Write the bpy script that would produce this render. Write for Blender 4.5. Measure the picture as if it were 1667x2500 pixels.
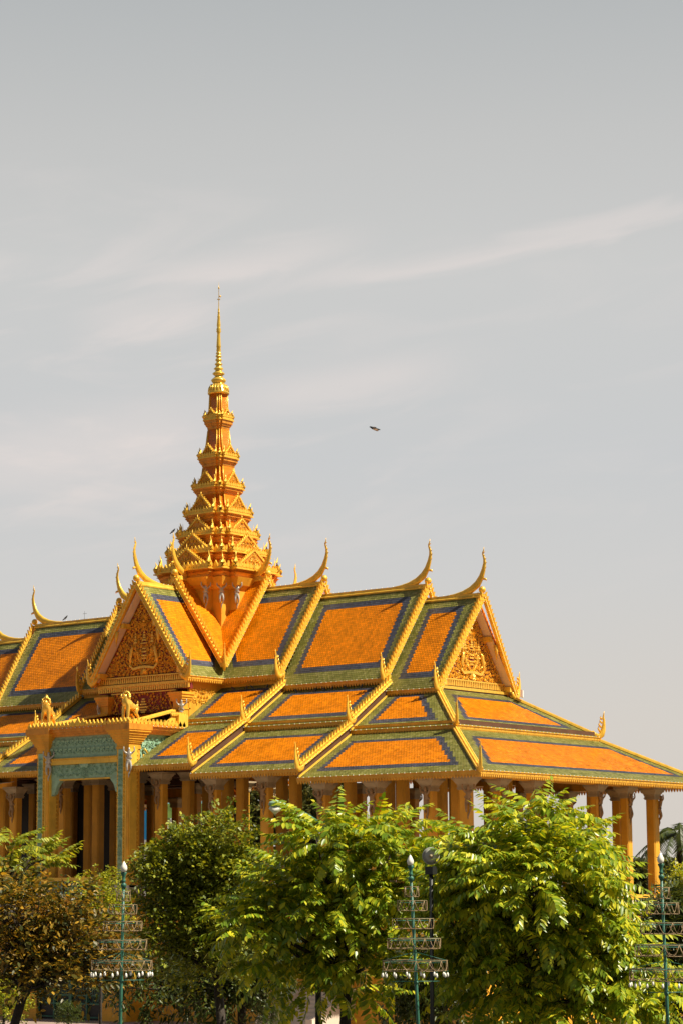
import bpy, bmesh, math, random
from math import sin, cos, pi, sqrt, radians, atan2
from mathutils import Vector, Matrix
import numpy as np

S = bpy.context.scene
for o in list(bpy.data.objects): bpy.data.objects.remove(o)
COL = S.collection
Z0 = 1.12                       # the street lies 1.12 m below the survey datum used for the pavilion
random.seed(7)

# ------------------------------------------------------------------ camera
CR = Vector((0.78746852, 0.61632782, -0.00577567)).normalized()
CU = Vector((0.10249534, -0.12170432, 0.98726023)).normalized()
CF = Vector((-0.60777302, 0.77802833, 0.15900904)).normalized()
CC = Vector((72.15156423, -83.03102902, 4.00591041 + Z0))
FPX = 5812.8
cam = bpy.data.cameras.new('camera'); camo = bpy.data.objects.new('camera', cam); COL.objects.link(camo)
cam.sensor_fit = 'HORIZONTAL'; cam.sensor_width = 24.0; cam.lens = 24.0 * FPX / 1667.0
cam.clip_start = 0.5; cam.clip_end = 5000
R3 = Matrix((CR, CU, -CF)).transposed()
camo.matrix_world = Matrix.Translation(CC) @ R3.to_4x4()
S.camera = camo
S.render.resolution_x = 682; S.render.resolution_y = 1024
S.view_settings.view_transform = 'Standard'; S.view_settings.look = 'None'
S.view_settings.exposure = 0.55; S.view_settings.gamma = 1.0

def at(x, y, D):
    """point seen at photograph pixel x, y and D metres in front of the lens"""
    return CC + (CF + CR * ((x - 833.5) / FPX) - CU * ((y - 1250) / FPX)) * D
def pxm(D): return FPX / D

# ------------------------------------------------------------------ sky and sun
SUN = Vector((1.0, 0.33, 1.36)).normalized()
w = bpy.data.worlds.new('World'); S.world = w; w.use_nodes = True
nt = w.node_tree; N = nt.nodes; Lk = nt.links
for n in list(N): N.remove(n)
out = N.new('ShaderNodeOutputWorld'); bg = N.new('ShaderNodeBackground'); Lk.new(bg.outputs[0], out.inputs[0])
sky = N.new('ShaderNodeTexSky'); sky.sky_type = 'NISHITA'; sky.sun_disc = False
sky.sun_elevation = math.asin(SUN.z); sky.sun_rotation = atan2(SUN.x, SUN.y)
sky.air_density = 1.5; sky.dust_density = 5.0
tc = N.new('ShaderNodeTexCoord'); sep = N.new('ShaderNodeSeparateXYZ'); Lk.new(tc.outputs['Generated'], sep.inputs[0])
ramp = N.new('ShaderNodeValToRGB'); Lk.new(sep.outputs['Z'], ramp.inputs[0])
cr = ramp.color_ramp; cr.elements[0].position = 0.0; cr.elements[0].color = (.47, .43, .385, 1)
cr.elements[1].position = 1.0; cr.elements[1].color = (.13, .17, .24, 1)
for p, c in ((.07, (.455, .427, .395)), (.13, (.420, .414, .408)), (.18, (.396, .399, .402)), (.26, (.404, .400, .390)), (.31, (.370, .367, .357)), (.37, (.306, .314, .312)), (.6, (.16, .19, .23))):
    e = cr.elements.new(p); e.color = (*c, 1)
def mth(op, a, b=None, c=None):
    n = N.new('ShaderNodeMath'); n.operation = op
    for k, x in enumerate((a, b, c)):
        if x is None: continue
        if isinstance(x, (int, float)): n.inputs[k].default_value = x
        else: Lk.new(x, n.inputs[k])
    return n.outputs[0]
def dotn(vec):
    n = N.new('ShaderNodeVectorMath'); n.operation = 'DOT_PRODUCT'; Lk.new(tc.outputs['Generated'], n.inputs[0]); n.inputs[1].default_value = vec; return n.outputs['Value']
def mrange(x, a, b, lo=0., hi=1., smooth=True):
    n = N.new('ShaderNodeMapRange'); n.interpolation_type = 'SMOOTHSTEP' if smooth else 'LINEAR'
    for k, v_ in (('From Min', a), ('From Max', b), ('To Min', lo), ('To Max', hi)): n.inputs[k].default_value = v_
    Lk.new(x, n.inputs['Value']); return n.outputs[0]
# drifting cirrus: long streaks that climb to the right over the hall
hz = Vector((-.615, .788, 0)); rt = Vector((.788, .615, 0)); E1 = (rt * cos(.17) + Vector((0, 0, 1)) * sin(.17)); E2 = (Vector((0, 0, 1)) * cos(.17) - rt * sin(.17))
P1, P2 = dotn(E1), dotn(E2); cmb = N.new('ShaderNodeCombineXYZ'); Lk.new(mth('MULTIPLY', P1, 7.), cmb.inputs[0]); Lk.new(mth('MULTIPLY', P2, 30.), cmb.inputs[1]); Lk.new(mth('MULTIPLY', dotn(hz), 4.), cmb.inputs[2])
nz = N.new('ShaderNodeTexNoise'); nz.inputs['Scale'].default_value = 1.5; nz.inputs['Detail'].default_value = 8; nz.inputs['Roughness'].default_value = .55; nz.inputs['Distortion'].default_value = .9
Lk.new(cmb.outputs[0], nz.inputs['Vector'])
wisp = mth('MULTIPLY', mrange(nz.outputs['Fac'], .46, .74), mth('MULTIPLY', mrange(sep.outputs['Z'], .09, .17), mrange(sep.outputs['Z'], .32, .24)))
wisp = mth('MULTIPLY', wisp, mrange(P1, .10, -.06, .35, 1.))
def streak(q0, wd, pa, pb, pc, pd, amt):
    nzw = mth('MULTIPLY_ADD', nz.outputs['Fac'], .022, -.011); dq = mth('DIVIDE', mth('ABSOLUTE', mth('ADD', mth('SUBTRACT', P2, q0), nzw)), wd)
    return mth('MULTIPLY', mth('MULTIPLY', mrange(dq, 1.7, 0.), mth('MULTIPLY', mrange(P1, pa, pb), mrange(P1, pd, pc))), amt)
st1 = streak(.2507, .0042, -.02, .06, .16, .24, .42); st2 = streak(.2632, .0065, -.05, -.01, .02, .07, .38); st3 = streak(.2080, .0085, -.03, .02, .05, .10, .46); st4 = streak(.1990, .0160, -.20, -.09, -.05, .01, .50); st5 = streak(.2485, .0080, -.08, -.045, -.03, .0, .36)
cloud = mth('MINIMUM', mth('ADD', mth('ADD', mth('MULTIPLY', wisp, .42), st1), mth('ADD', mth('ADD', st2, st5), mth('ADD', st3, st4))), 1.)
mixc = N.new('ShaderNodeMix'); mixc.data_type = 'RGBA'; Lk.new(cloud, mixc.inputs['Factor'])
Lk.new(ramp.outputs[0], mixc.inputs['A']); mixc.inputs['B'].default_value = (.53, .475, .45, 1)
skm = N.new('ShaderNodeMix'); skm.data_type = 'RGBA'; skm.blend_type = 'ADD'; skm.inputs['Factor'].default_value = 0.008
Lk.new(mixc.outputs['Result'], skm.inputs['A']); Lk.new(sky.outputs[0], skm.inputs['B'])
# the haze glows over the town; the clearer sky at the photographer's back is dimmer
Lk.new(skm.outputs['Result'], bg.inputs['Color']); Lk.new(mrange(dotn(hz), -.25, .75, .42, .97), bg.inputs['Strength'])
sl = bpy.data.lights.new('sun', 'SUN'); sl.energy = 5.0; sl.angle = radians(.5); sl.color = (1, .92, .76)
slo = bpy.data.objects.new('sun', sl); COL.objects.link(slo)
slo.rotation_euler = SUN.to_track_quat('Z', 'Y').to_euler(); slo.location = (60, 10, 90)

# ------------------------------------------------------------------ materials
M = {}
def mat(name, col, rough=.6, metal=0., var=.12, vscale=3., bump=0., bscale=30., island=0., spec=.5, hue=None, wear=0.):
    m = bpy.data.materials.new(name); m.use_nodes = True; t = m.node_tree; n = t.nodes; l = t.links
    p = n['Principled BSDF']; p.inputs['Roughness'].default_value = rough; p.inputs['Metallic'].default_value = metal
    p.inputs['Specular IOR Level'].default_value = spec
    tcn = n.new('ShaderNodeTexCoord'); no = n.new('ShaderNodeTexNoise'); no.inputs['Scale'].default_value = vscale
    no.inputs['Detail'].default_value = 6; l.new(tcn.outputs['Object'], no.inputs['Vector'])
    mr = n.new('ShaderNodeMapRange'); mr.inputs['From Min'].default_value = .25; mr.inputs['From Max'].default_value = .75
    mr.inputs['To Min'].default_value = 1 - var * 1.6; mr.inputs['To Max'].default_value = 1 + var; l.new(no.outputs['Fac'], mr.inputs['Value'])
    val = mr.outputs[0]
    if island:
        g = n.new('ShaderNodeNewGeometry'); r2 = n.new('ShaderNodeMapRange')
        r2.inputs['To Min'].default_value = 1 - island; r2.inputs['To Max'].default_value = 1 + island
        l.new(g.outputs['Random Per Island'], r2.inputs['Value'])
        mu = n.new('ShaderNodeMath'); mu.operation = 'MULTIPLY'; l.new(val, mu.inputs[0]); l.new(r2.outputs[0], mu.inputs[1]); val = mu.outputs[0]
    if wear:
        mp = n.new('ShaderNodeMapping'); mp.inputs['Scale'].default_value = (1.6, 1.6, .22); l.new(tcn.outputs['Object'], mp.inputs[0])
        n3 = n.new('ShaderNodeTexNoise'); n3.inputs['Scale'].default_value = 2.4; n3.inputs['Detail'].default_value = 8; n3.inputs['Roughness'].default_value = .65; l.new(mp.outputs[0], n3.inputs['Vector'])
        r3 = n.new('ShaderNodeMapRange'); r3.inputs['From Min'].default_value = .50; r3.inputs['From Max'].default_value = .72; r3.inputs['To Min'].default_value = 1; r3.inputs['To Max'].default_value = 1 - wear
        l.new(n3.outputs['Fac'], r3.inputs['Value']); m3 = n.new('ShaderNodeMath'); m3.operation = 'MULTIPLY'; l.new(val, m3.inputs[0]); l.new(r3.outputs[0], m3.inputs[1]); val = m3.outputs[0]
    base = n.new('ShaderNodeRGB'); base.outputs[0].default_value = (*col, 1); csrc = base.outputs[0]
    if hue is not None:
        g = n.new('ShaderNodeNewGeometry'); mx = n.new('ShaderNodeMix'); mx.data_type = 'RGBA'
        pw = n.new('ShaderNodeMath'); pw.operation = 'POWER'; pw.inputs[1].default_value = 2.2
        l.new(g.outputs['Random Per Island'], pw.inputs[0]); l.new(pw.outputs[0], mx.inputs['Factor'])
        mx.inputs['A'].default_value = (*col, 1); mx.inputs['B'].default_value = (*hue, 1); csrc = mx.outputs['Result']
    vm = n.new('ShaderNodeVectorMath'); vm.operation = 'SCALE'; l.new(csrc, vm.inputs[0]); l.new(val, vm.inputs['Scale'])
    l.new(vm.outputs[0], p.inputs['Base Color'])
    if bump:
        nb = n.new('ShaderNodeTexNoise'); nb.inputs['Scale'].default_value = bscale; nb.inputs['Detail'].default_value = 5
        l.new(tcn.outputs['Object'], nb.inputs['Vector']); b = n.new('ShaderNodeBump'); b.inputs['Strength'].default_value = bump
        b.inputs['Distance'].default_value = .03; l.new(nb.outputs['Fac'], b.inputs['Height']); l.new(b.outputs[0], p.inputs['Normal'])
    M[name] = m; return m
def leafmat(name, col, hue, trans=.35, rough=.42):
    m = mat(name, col, rough, var=.15, vscale=1.2, island=.28, hue=hue, spec=.4)
    t = m.node_tree; n = t.nodes; l = t.links; p = n['Principled BSDF']
    src = p.inputs['Base Color'].links[0].from_socket
    tr = n.new('ShaderNodeBsdfTranslucent'); sc = n.new('ShaderNodeVectorMath'); sc.operation = 'MULTIPLY'
    sc.inputs[1].default_value = (1.5, 1.25, .5); l.new(src, sc.inputs[0]); l.new(sc.outputs[0], tr.inputs['Color'])
    mx = n.new('ShaderNodeMixShader'); mx.inputs[0].default_value = trans
    l.new(p.outputs[0], mx.inputs[1]); l.new(tr.outputs[0], mx.inputs[2]); l.new(mx.outputs[0], n['Material Output'].inputs[0])
mat('tile_orange', (.92, .265, .003), .42, wear=.28, var=.15, vscale=1.3, island=.15, spec=.18)
mat('tile_green', (.27, .262, .052), .40, wear=.28, var=.22, vscale=.7, island=.2, hue=(.31, .28, .09), spec=.28)
mat('tile_blue', (.08, .083, .108), .40, var=.2, vscale=.7, island=.25, spec=.25)
mat('tile_gap', (.13, .065, .015), .8)
mat('fringe_gold', (.74, .37, .03), .5, var=.15, vscale=3)
mat('cornice_orange', (.76, .31, .03), .4, .15, wear=.4, var=.15, vscale=3)
mat('figure_shaded', (.36, .22, .10), .5, var=.25, vscale=9)  # column figures: eave shade put into a duller brown than the silver ones
mat('gold', (.95, .57, .065), .32, .25, var=.14, vscale=5, bump=.25, bscale=14)
mat('gold_leaf', (.98, .62, .10), .22, .5, var=.15, vscale=4, bump=.2, bscale=12)
mat('relief_gold', (.98, .60, .085), .26, .35, var=.16, vscale=9, bump=.5, bscale=22)
mat('ochre', (.82, .40, .026), .55, wear=.28, var=.2, vscale=1.1, bump=.12, bscale=9)
mat('yellow_trim', (.90, .54, .06), .45, wear=.3, var=.12, vscale=2, bump=.1)
mat('maroon', (.22, .022, .018), .6)
mat('mint', (.33, .52, .36), .5, var=.14, vscale=5, bump=.3, bscale=16)
mat('grey_stone', (.43, .33, .19), .6, var=.14, vscale=3)
mat('pale_stone', (.74, .68, .58), .6, var=.12, vscale=3)
mat('silver', (.52, .48, .42), .35, .3, var=.18, vscale=9)
mat('soffit', (.80, .66, .52), .7, var=.08, vscale=1)
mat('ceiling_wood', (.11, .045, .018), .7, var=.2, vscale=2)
mat('bulb', (.9, .86, .75), .2, var=.02)
mat('spire_tile', (.80, .20, .008), .3, .1, var=.12, vscale=4, bump=0)
mat('iron_green', (.035, .15, .095), .45, var=.2, vscale=6)
mat('rust_gold', (.30, .20, .095), .55, .2, var=.4, vscale=25)
mat('dark_metal', (.02, .022, .02), .5)
mat('glass_lens', (.42, .41, .36), .12, 0., var=.1)
mat('bark', (.055, .04, .028), .85, var=.35, vscale=7, bump=.6, bscale=25)
mat('bird_dark', (.022, .022, .024), .6); mat('bird_brown', (.22, .12, .06), .7); mat('pigeon_grey', (.06, .055, .055), .7)
mat('white_paint', (.78, .76, .72), .6, var=.07, vscale=.6)
mat('window_dark', (.04, .045, .05), .2)
mat('blue_panel', (.0, .165, .37), .5, var=.05)
mat('skyblue_panel', (.25, .55, .62), .5, var=.05)
mat('grass_panel', (.20, .33, .07), .6, var=.3, vscale=2)
mat('grey_wall', (.42, .38, .36), .7, var=.08, vscale=.4)
mat('orange_wall', (.72, .24, .03), .7)
mat('earth', (.10, .085, .06), .9, var=.3, vscale=.2)
mat('pavement', (.34, .25, .20), .8, var=.15, vscale=.5, bump=.2)
mat('asphalt', (.055, .052, .05), .85, var=.2, vscale=2, bump=.3, bscale=60)
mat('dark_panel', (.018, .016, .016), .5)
leafmat('leaf_pinnate', (.20, .33, .02), (.64, .58, .03), .36, .32)
leafmat('leaf_small', (.135, .185, .018), (.42, .41, .035), .32)
leafmat('leaf_dry', (.065, .08, .014), (.50, .29, .03), .32)
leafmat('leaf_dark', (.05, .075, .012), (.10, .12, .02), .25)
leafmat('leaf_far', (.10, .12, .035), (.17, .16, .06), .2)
leafmat('leaf_bright', (.24, .31, .022), (.52, .48, .035), .36)
leafmat('topiary', (.05, .085, .012), (.12, .15, .02), .25)

# horizontal courses on the spire bodies
def courses(name, step, dark):
    m = M[name]; n = m.node_tree.nodes; l = m.node_tree.links; p = n['Principled BSDF']
    tcn = n.new('ShaderNodeTexCoord'); sp = n.new('ShaderNodeSeparateXYZ'); l.new(tcn.outputs['Object'], sp.inputs[0])
    d = n.new('ShaderNodeMath'); d.operation = 'DIVIDE'; d.inputs[1].default_value = step; l.new(sp.outputs['Z'], d.inputs[0])
    f = n.new('ShaderNodeMath'); f.operation = 'FRACT'; l.new(d.outputs[0], f.inputs[0])
    b = n.new('ShaderNodeBump'); b.inputs['Strength'].default_value = 1; b.inputs['Distance'].default_value = .08
    l.new(f.outputs[0], b.inputs['Height']); l.new(b.outputs[0], p.inputs['Normal']); b.invert = True
courses('spire_tile', .17, .5)

# ------------------------------------------------------------------ mesh helpers
class MB:
    def __init__(s): s.v = []; s.f = []; s.m = []; s.sm = []
    def add(s, vs, fs, mi=0, smooth=False):
        b = len(s.v); s.v.extend([tuple(p) for p in vs]); s.f.extend([tuple(i + b for i in f) for f in fs])
        s.m.extend([mi] * len(fs)); s.sm.extend([smooth] * len(fs))
    def box(s, c, d, mi=0, rz=0., mtx=None):
        vs = []
        for sz in (-.5, .5):
            for sx, sy in ((-.5, -.5), (.5, -.5), (.5, .5), (-.5, .5)): vs.append(Vector((sx * d[0], sy * d[1], sz * d[2])))
        Rm = mtx if mtx is not None else Matrix.Rotation(rz, 3, 'Z')
        vs = [Vector(c) + Rm @ v for v in vs]
        s.add(vs, [(0, 3, 2, 1), (4, 5, 6, 7), (0, 1, 5, 4), (1, 2, 6, 5), (2, 3, 7, 6), (3, 0, 4, 7)], mi)
    def frustum(s, c, d0, d1, h, mi=0):
        vs = []
        for d, z in ((d0, 0), (d1, h)):
            for sx, sy in ((-.5, -.5), (.5, -.5), (.5, .5), (-.5, .5)): vs.append((c[0] + sx * d[0], c[1] + sy * d[1], c[2] + z))
        s.add(vs, [(0, 3, 2, 1), (4, 5, 6, 7), (0, 1, 5, 4), (1, 2, 6, 5), (2, 3, 7, 6), (3, 0, 4, 7)], mi)
    def prism(s, poly, fr, n0, n1, mi=0):
        """poly of (u, v) in frame fr = (origin, U, V, N), extruded n0..n1 along N"""
        O, U, V, Nn = fr; k = len(poly)
        vs = [O + U * u + V * v + Nn * n0 for u, v in poly] + [O + U * u + V * v + Nn * n1 for u, v in poly]
        s.add(vs, [tuple(range(k))[::-1], tuple(range(k, 2 * k))] + [(i, (i + 1) % k, k + (i + 1) % k, k + i) for i in range(k)], mi)
    def slab(s, q, th, mi=0):
        q = [Vector(p) for p in q]; n = (q[1] - q[0]).cross(q[-1] - q[0]).normalized() * th; k = len(q)
        s.add([p for p in q] + [p - n for p in q], [tuple(range(k)), tuple(range(k, 2 * k))[::-1]] + [(i, k + i, k + (i + 1) % k, (i + 1) % k) for i in range(k)], mi)
    def tube(s, pts, rad, n=6, mi=0, smooth=True, flat=None, up=Vector((0, 0, 1))):
        """flat=(w axis Vector): elliptical section, rad items may be (w, t)"""
        pts = [Vector(p) for p in pts]; vs = []; k = len(pts)
        for i, p in enumerate(pts):
            t = (pts[min(i + 1, k - 1)] - pts[max(i - 1, 0)]).normalized()
            if flat is not None: b = Vector(flat)
            else:
                b = t.cross(up)
                if b.length < 1e-3: b = t.cross(Vector((1, 0, 0)))
                b.normalize()
            a = b.cross(t).normalized(); r = rad[i] if hasattr(rad, '__len__') else rad
            ra, rb = r if hasattr(r, '__len__') else (r, r)
            for j in range(n):
                th = 2 * pi * j / n; vs.append(p + a * (ra * cos(th)) + b * (rb * sin(th)))
        fs = [(i * n + j, i * n + (j + 1) % n, (i + 1) * n + (j + 1) % n, (i + 1) * n + j) for i in range(k - 1) for j in range(n)]
        fs += [tuple(range(n))[::-1], tuple(range((k - 1) * n, k * n))]
        s.add(vs, fs, mi, smooth)
    def lathe(s, prof, c, n=16, mi=0, smooth=True):
        vs = [(c[0] + r * cos(2 * pi * j / n), c[1] + r * sin(2 * pi * j / n), c[2] + z) for z, r in prof for j in range(n)]
        k = len(prof)
        fs = [(i * n + j, i * n + (j + 1) % n, (i + 1) * n + (j + 1) % n, (i + 1) * n + j) for i in range(k - 1) for j in range(n)]
        fs += [tuple(range(n))[::-1], tuple(range((k - 1) * n, k * n))]
        s.add(vs, fs, mi, smooth)
    def ball(s, c, r, n=8, k=5, mi=0, sc=(1, 1, 1)):
        vs = []
        for i in range(k + 1):
            ph = pi * i / k
            for j in range(n): vs.append((c[0] + sc[0] * r * sin(ph) * cos(2 * pi * j / n), c[1] + sc[1] * r * sin(ph) * sin(2 * pi * j / n), c[2] + sc[2] * r * cos(ph)))
        s.add(vs, [(i * n + j, (i + 1) * n + j, (i + 1) * n + (j + 1) % n, i * n + (j + 1) % n) for i in range(k) for j in range(n)], mi, True)
    def bead(s, c, r, mi=0):
        c = Vector(c)
        vs = [c + Vector(d) * r for d in ((1, 0, 0), (0, 1, 0), (-1, 0, 0), (0, -1, 0), (0, 0, 1), (0, 0, -1))]
        s.add(vs, [(0, 1, 4), (1, 2, 4), (2, 3, 4), (3, 0, 4), (1, 0, 5), (2, 1, 5), (3, 2, 5), (0, 3, 5)], mi, True)
    def mesh(s, name, mats, off=(0, 0, 0)):
        me = bpy.data.meshes.new(name)
        me.from_pydata([(p[0] + off[0], p[1] + off[1], p[2] + off[2]) for p in s.v], [], s.f)
        for m in mats: me.materials.append(M[m])
        me.polygons.foreach_set('material_index', s.m); me.polygons.foreach_set('use_smooth', s.sm); me.update()
        return me
    def build(s, name, mats, parent=None, off=(0, 0, 0), loc=None):
        if isinstance(mats, str): mats = [mats]
        o = bpy.data.objects.new(name, s.mesh(name, mats, off)); COL.objects.link(o)
        if parent is not None: o.parent = parent
        if loc is not None: o.location = loc
        return o
OFF = (0, 0, Z0)
def pv(mb, name, mats, parent=None): return mb.build(name, mats, parent or PAV, OFF)   # a part of the pavilion
def empty(name, loc=(0, 0, 0), label=None, cat=None, group=None):
    o = bpy.data.objects.new(name, None); COL.objects.link(o); o.location = loc; o.empty_display_size = .3
    tag(o, label, cat, group); return o
def tag(o, label=None, cat=None, group=None, kind=None):
    if label: o['label'] = label
    if cat: o['category'] = cat
    if group: o['group'] = group
    if kind: o['kind'] = kind
    return o
def copy_tree(o, parent=None):
    c = o.copy(); COL.objects.link(c); c.parent = parent
    for ch in list(o.children): copy_tree(ch, c)
    return c
def skin_mesh(name, verts, edges, rad, m, sub=1, root=0):
    me = bpy.data.meshes.new(name + '_cage'); me.from_pydata(verts, edges, [])
    o = bpy.data.objects.new(name + '_cage', me); COL.objects.link(o)
    o.modifiers.new('s', 'SKIN')
    for i, v in enumerate(me.skin_vertices[0].data):
        r = rad[i]; v.radius = (r, r); v.use_root = (i == root)
    sb = o.modifiers.new('u', 'SUBSURF'); sb.levels = sub; sb.render_levels = sub
    dg = bpy.context.evaluated_depsgraph_get()
    r = bpy.data.meshes.new_from_object(o.evaluated_get(dg)); r.name = name
    bpy.data.objects.remove(o); bpy.data.meshes.remove(me)
    r.materials.clear(); r.materials.append(M[m])
    for p in r.polygons: p.use_smooth = True; p.material_index = 0
    return r
def V(*a): return Vector(a)
def lerp(a, b, t): return a + (b - a) * t

# ------------------------------------------------------------------ ground
g = MB(); g.add([(-1500, -1500, 0), (1500, -1500, 0), (1500, 1500, 0), (-1500, 1500, 0)], [(0, 1, 2, 3)])
tag(g.build('ground', 'earth'), kind='structure')
pa = MB(); pa.box((2, -16, .003), (90, 32, .002)); tag(pa.build('pavement', 'pavement'), kind='structure')
r = MB(); r.box((20, -52, .004), (400, 16, .002)); tag(r.build('road', 'asphalt'), kind='structure')

# ------------------------------------------------------------------ pavilion
PAV = empty('pavilion', (0, 0, 0), 'golden spired royal pavilion with tiered orange, green and blue tiled roofs', 'pavilion')
X0, A0, B0 = 2.876, 18.355, 14.129
XS = (2.876, 6.07, 11.79, 14.63); WS = (2.876, 2.83, 2.78, 2.87); AS = (18.355, 17.835, 17.232, 16.608); BS = (14.129, 13.553, 13.047, 12.48)
Y1 = 5.46
rng = random.Random(11)

def tiles(name, quad, bands, tw=.13, th=.105, parent=None, mode=None):
    """quad: BL, BR, TR, TL seen from outside; bands: (green, blue) widths; returns a mesh of separate glazed tiles on a slab"""
    BL, BR, TR, TL = [Vector(p) for p in quad]
    U = (BR - BL).normalized(); n = U.cross(TL - BL).normalized(); Vv = n.cross(U)
    P = [((p - BL).dot(U), (p - BL).dot(Vv)) for p in (BL, BR, TR, TL)]
    mb = MB(); mb.slab([BL - n * .012, BR - n * .012, TR - n * .012, TL - n * .012], .07, 3)
    E = []
    for i in range(4):
        a, b = P[i], P[(i + 1) % 4]; L = math.hypot(b[0] - a[0], b[1] - a[1])
        if L < 1e-6: E.append(None); continue
        E.append((a, (b[0] - a[0]) / L, (b[1] - a[1]) / L))
    def dist(i, u, v):
        if E[i] is None: return 9
        a, dx, dy = E[i]; return dx * (v - a[1]) - dy * (u - a[0])
    H = max(p[1] for p in P); umin = min(p[0] for p in P); umax = max(p[0] for p in P)
    row = 0; v = 0.
    g, b = bands
    if not hasattr(g, '__len__'): g = (g,) * 4
    while v < H:
        u = umin + (tw / 2 if row % 2 else 0)
        while u < umax + tw / 2:
            vc = v + th * .3
            d = [dist(i, u, vc) for i in range(4)]
            if min(d) > -.02:
                dd = min(d[i] - g[i] for i in range(4))
                mi = 0 if mode == 'orange' or dd > b else (2 if dd > 0 else 1)
                j1, j2 = rng.uniform(-.0012, .0012), rng.uniform(-.0015, .0015)
                lo, hi = .017 + rng.uniform(0, .002), .003
                w2 = tw * .482
                pts = ((-w2, th * 1.05, hi + j1), (-w2, th * .12, lo + j1 + j2), (-w2 * .45, -th * .18, lo + j2 + .002), (w2 * .45, -th * .18, lo - j2 + .002), (w2, th * .12, lo - j1 - j2), (w2, th * 1.05, hi - j1))
                mb.add([BL + U * (u + a) + Vv * (v + c) + n * e for a, c, e in pts], [(0, 1, 2, 3, 4, 5)], mi)
            u += tw
        v += th; row += 1
    return pv(mb, name, ['tile_orange', 'tile_green', 'tile_blue', 'tile_gap'], parent)

def plain(name, quad, m='tile_orange', th=.07):
    mb = MB(); mb.slab(quad, th); return pv(mb, name, m)

def fringe(a, b, outd, h=.085, teeth=.125, step=.14):
    """hanging scalloped eave board from a to b with a row of small bulbs"""
    a, b = Vector(a), Vector(b); U = (b - a).normalized(); L = (b - a).length; Zv = V(0, 0, 1); fr = (a, U, Zv, Vector(outd).normalized())
    mb = MB(); k = max(1, int(L / step)); st = L / k
    mb.prism([(0, -h), (L, -h), (L, .03), (0, .03)], fr, -.06, .03)
    mb.prism([(0, .03), (L, .03), (L, .06), (0, .06)], fr, -.06, .06)
    for i in range(k):
        u = i * st
        mb.prism([(u + .022, -h), (u + .03, -h - teeth * .45), (u + st * .5, -h - teeth), (u + st - .03, -h - teeth * .45), (u + st - .022, -h)], fr, -.03, .018)
    kb = max(1, int(L / .27))
    for i in range(kb): mb.bead(a + U * (L * (i + .5) / kb) + fr[3] * .095 + Zv * .055, .027, 1)
    return pv(mb, 'eave_fringe', ['fringe_gold', 'bulb'])

def rake(a, b, thick_dir, w=.16, teeth=True, m='gold'):
    """bargeboard from apex a down to foot b, crested with flame teeth; thick_dir = outward horizontal normal of its plane"""
    a, b = Vector(a), Vector(b); U = (b - a).normalized(); Nn = Vector(thick_dir).normalized(); Vv = Nn.cross(U)
    if Vv.z < 0: Vv = -Vv
    L = (b - a).length; fr = (a, U, Vv, Nn); mb = MB()
    mb.prism([(0, -w * .55), (L, -w * .55), (L, w * .45), (0, w * .45)], fr, -.05, .07)
    mb.prism([(0, -w * .75), (L, -w * .75), (L, -w * .45), (0, -w * .45)], fr, -.05, .10)
    mb.prism([(0, w * .3), (L, w * .3), (L, w * .5), (0, w * .5)], fr, -.05, .095)
    k = int(L / .205); st = L / k
    if teeth:
        for i in range(k):
            u = (i + .5) * st
            mb.prism([(u - .055, w * .45), (u + .06, w * .45), (u + .01, w * .45 + .085), (u - .075, w * .45 + .165), (u - .1, w * .45 + .195), (u - .07, w * .45 + .08)], fr, -.035, .055)
    for i in range(k):
        mb.bead(a + U * ((i + .5) * st) + Nn * .105 - Vv * (w * .6), .024, 1)
        mb.bead(a + U * ((i + .5) * st) + Nn * .075, .03, 0)
    return pv(mb, 'bargeboard', [m, 'bulb'])

def chofa(p, d, L=2.6, sc=1.):
    """ridge-end finial sweeping up from the ridge; p = ridge end, d = outward direction"""
    p = Vector(p); d = Vector(d).normalized(); side = d.cross(V(0, 0, 1)); mb = MB()
    K = [(-1.9, .0, .05), (-1.4, .03, .075), (-.95, .08, .12), (-.52, .20, .165), (-.18, .42, .175), (.03, .72, .14), (.15, 1.04, .105), (.205, 1.3, .08), (.19, 1.5, .06), (.13, 1.66, .048), (.115, 1.75, .042), (.165, 1.86, .025), (.18, 2.0, .004)]
    K = [(u * sc, h * sc, r * sc) for u, h, r in K]
    mb.tube([p + d * u + V(0, 0, h) for u, h, _ in K], [(r, max(.012, r * .55)) for *_, r in K], 8, flat=side)
    mb.ball(p + d * .06 + V(0, 0, .16), .155 * sc, 10, 6)
    mb.tube([p + d * .16 + V(0, 0, .62), p + d * .27 + V(0, 0, .60), p + d * .28 + V(0, 0, .52)], [.06, .045, .006], 5)
    for u, h in ((.20, .9), (.27, 1.1), (.30, 1.3), (.27, 1.47), (.20, 1.62), (.21, 1.76)):
        q = p + d * (u * sc) + V(0, 0, h * sc); mb.tube([q - d * .05, q + d * .035 + V(0, 0, .035)], [.03, .004], 4)
    return pv(mb, 'ridge_finial', 'gold')

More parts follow.
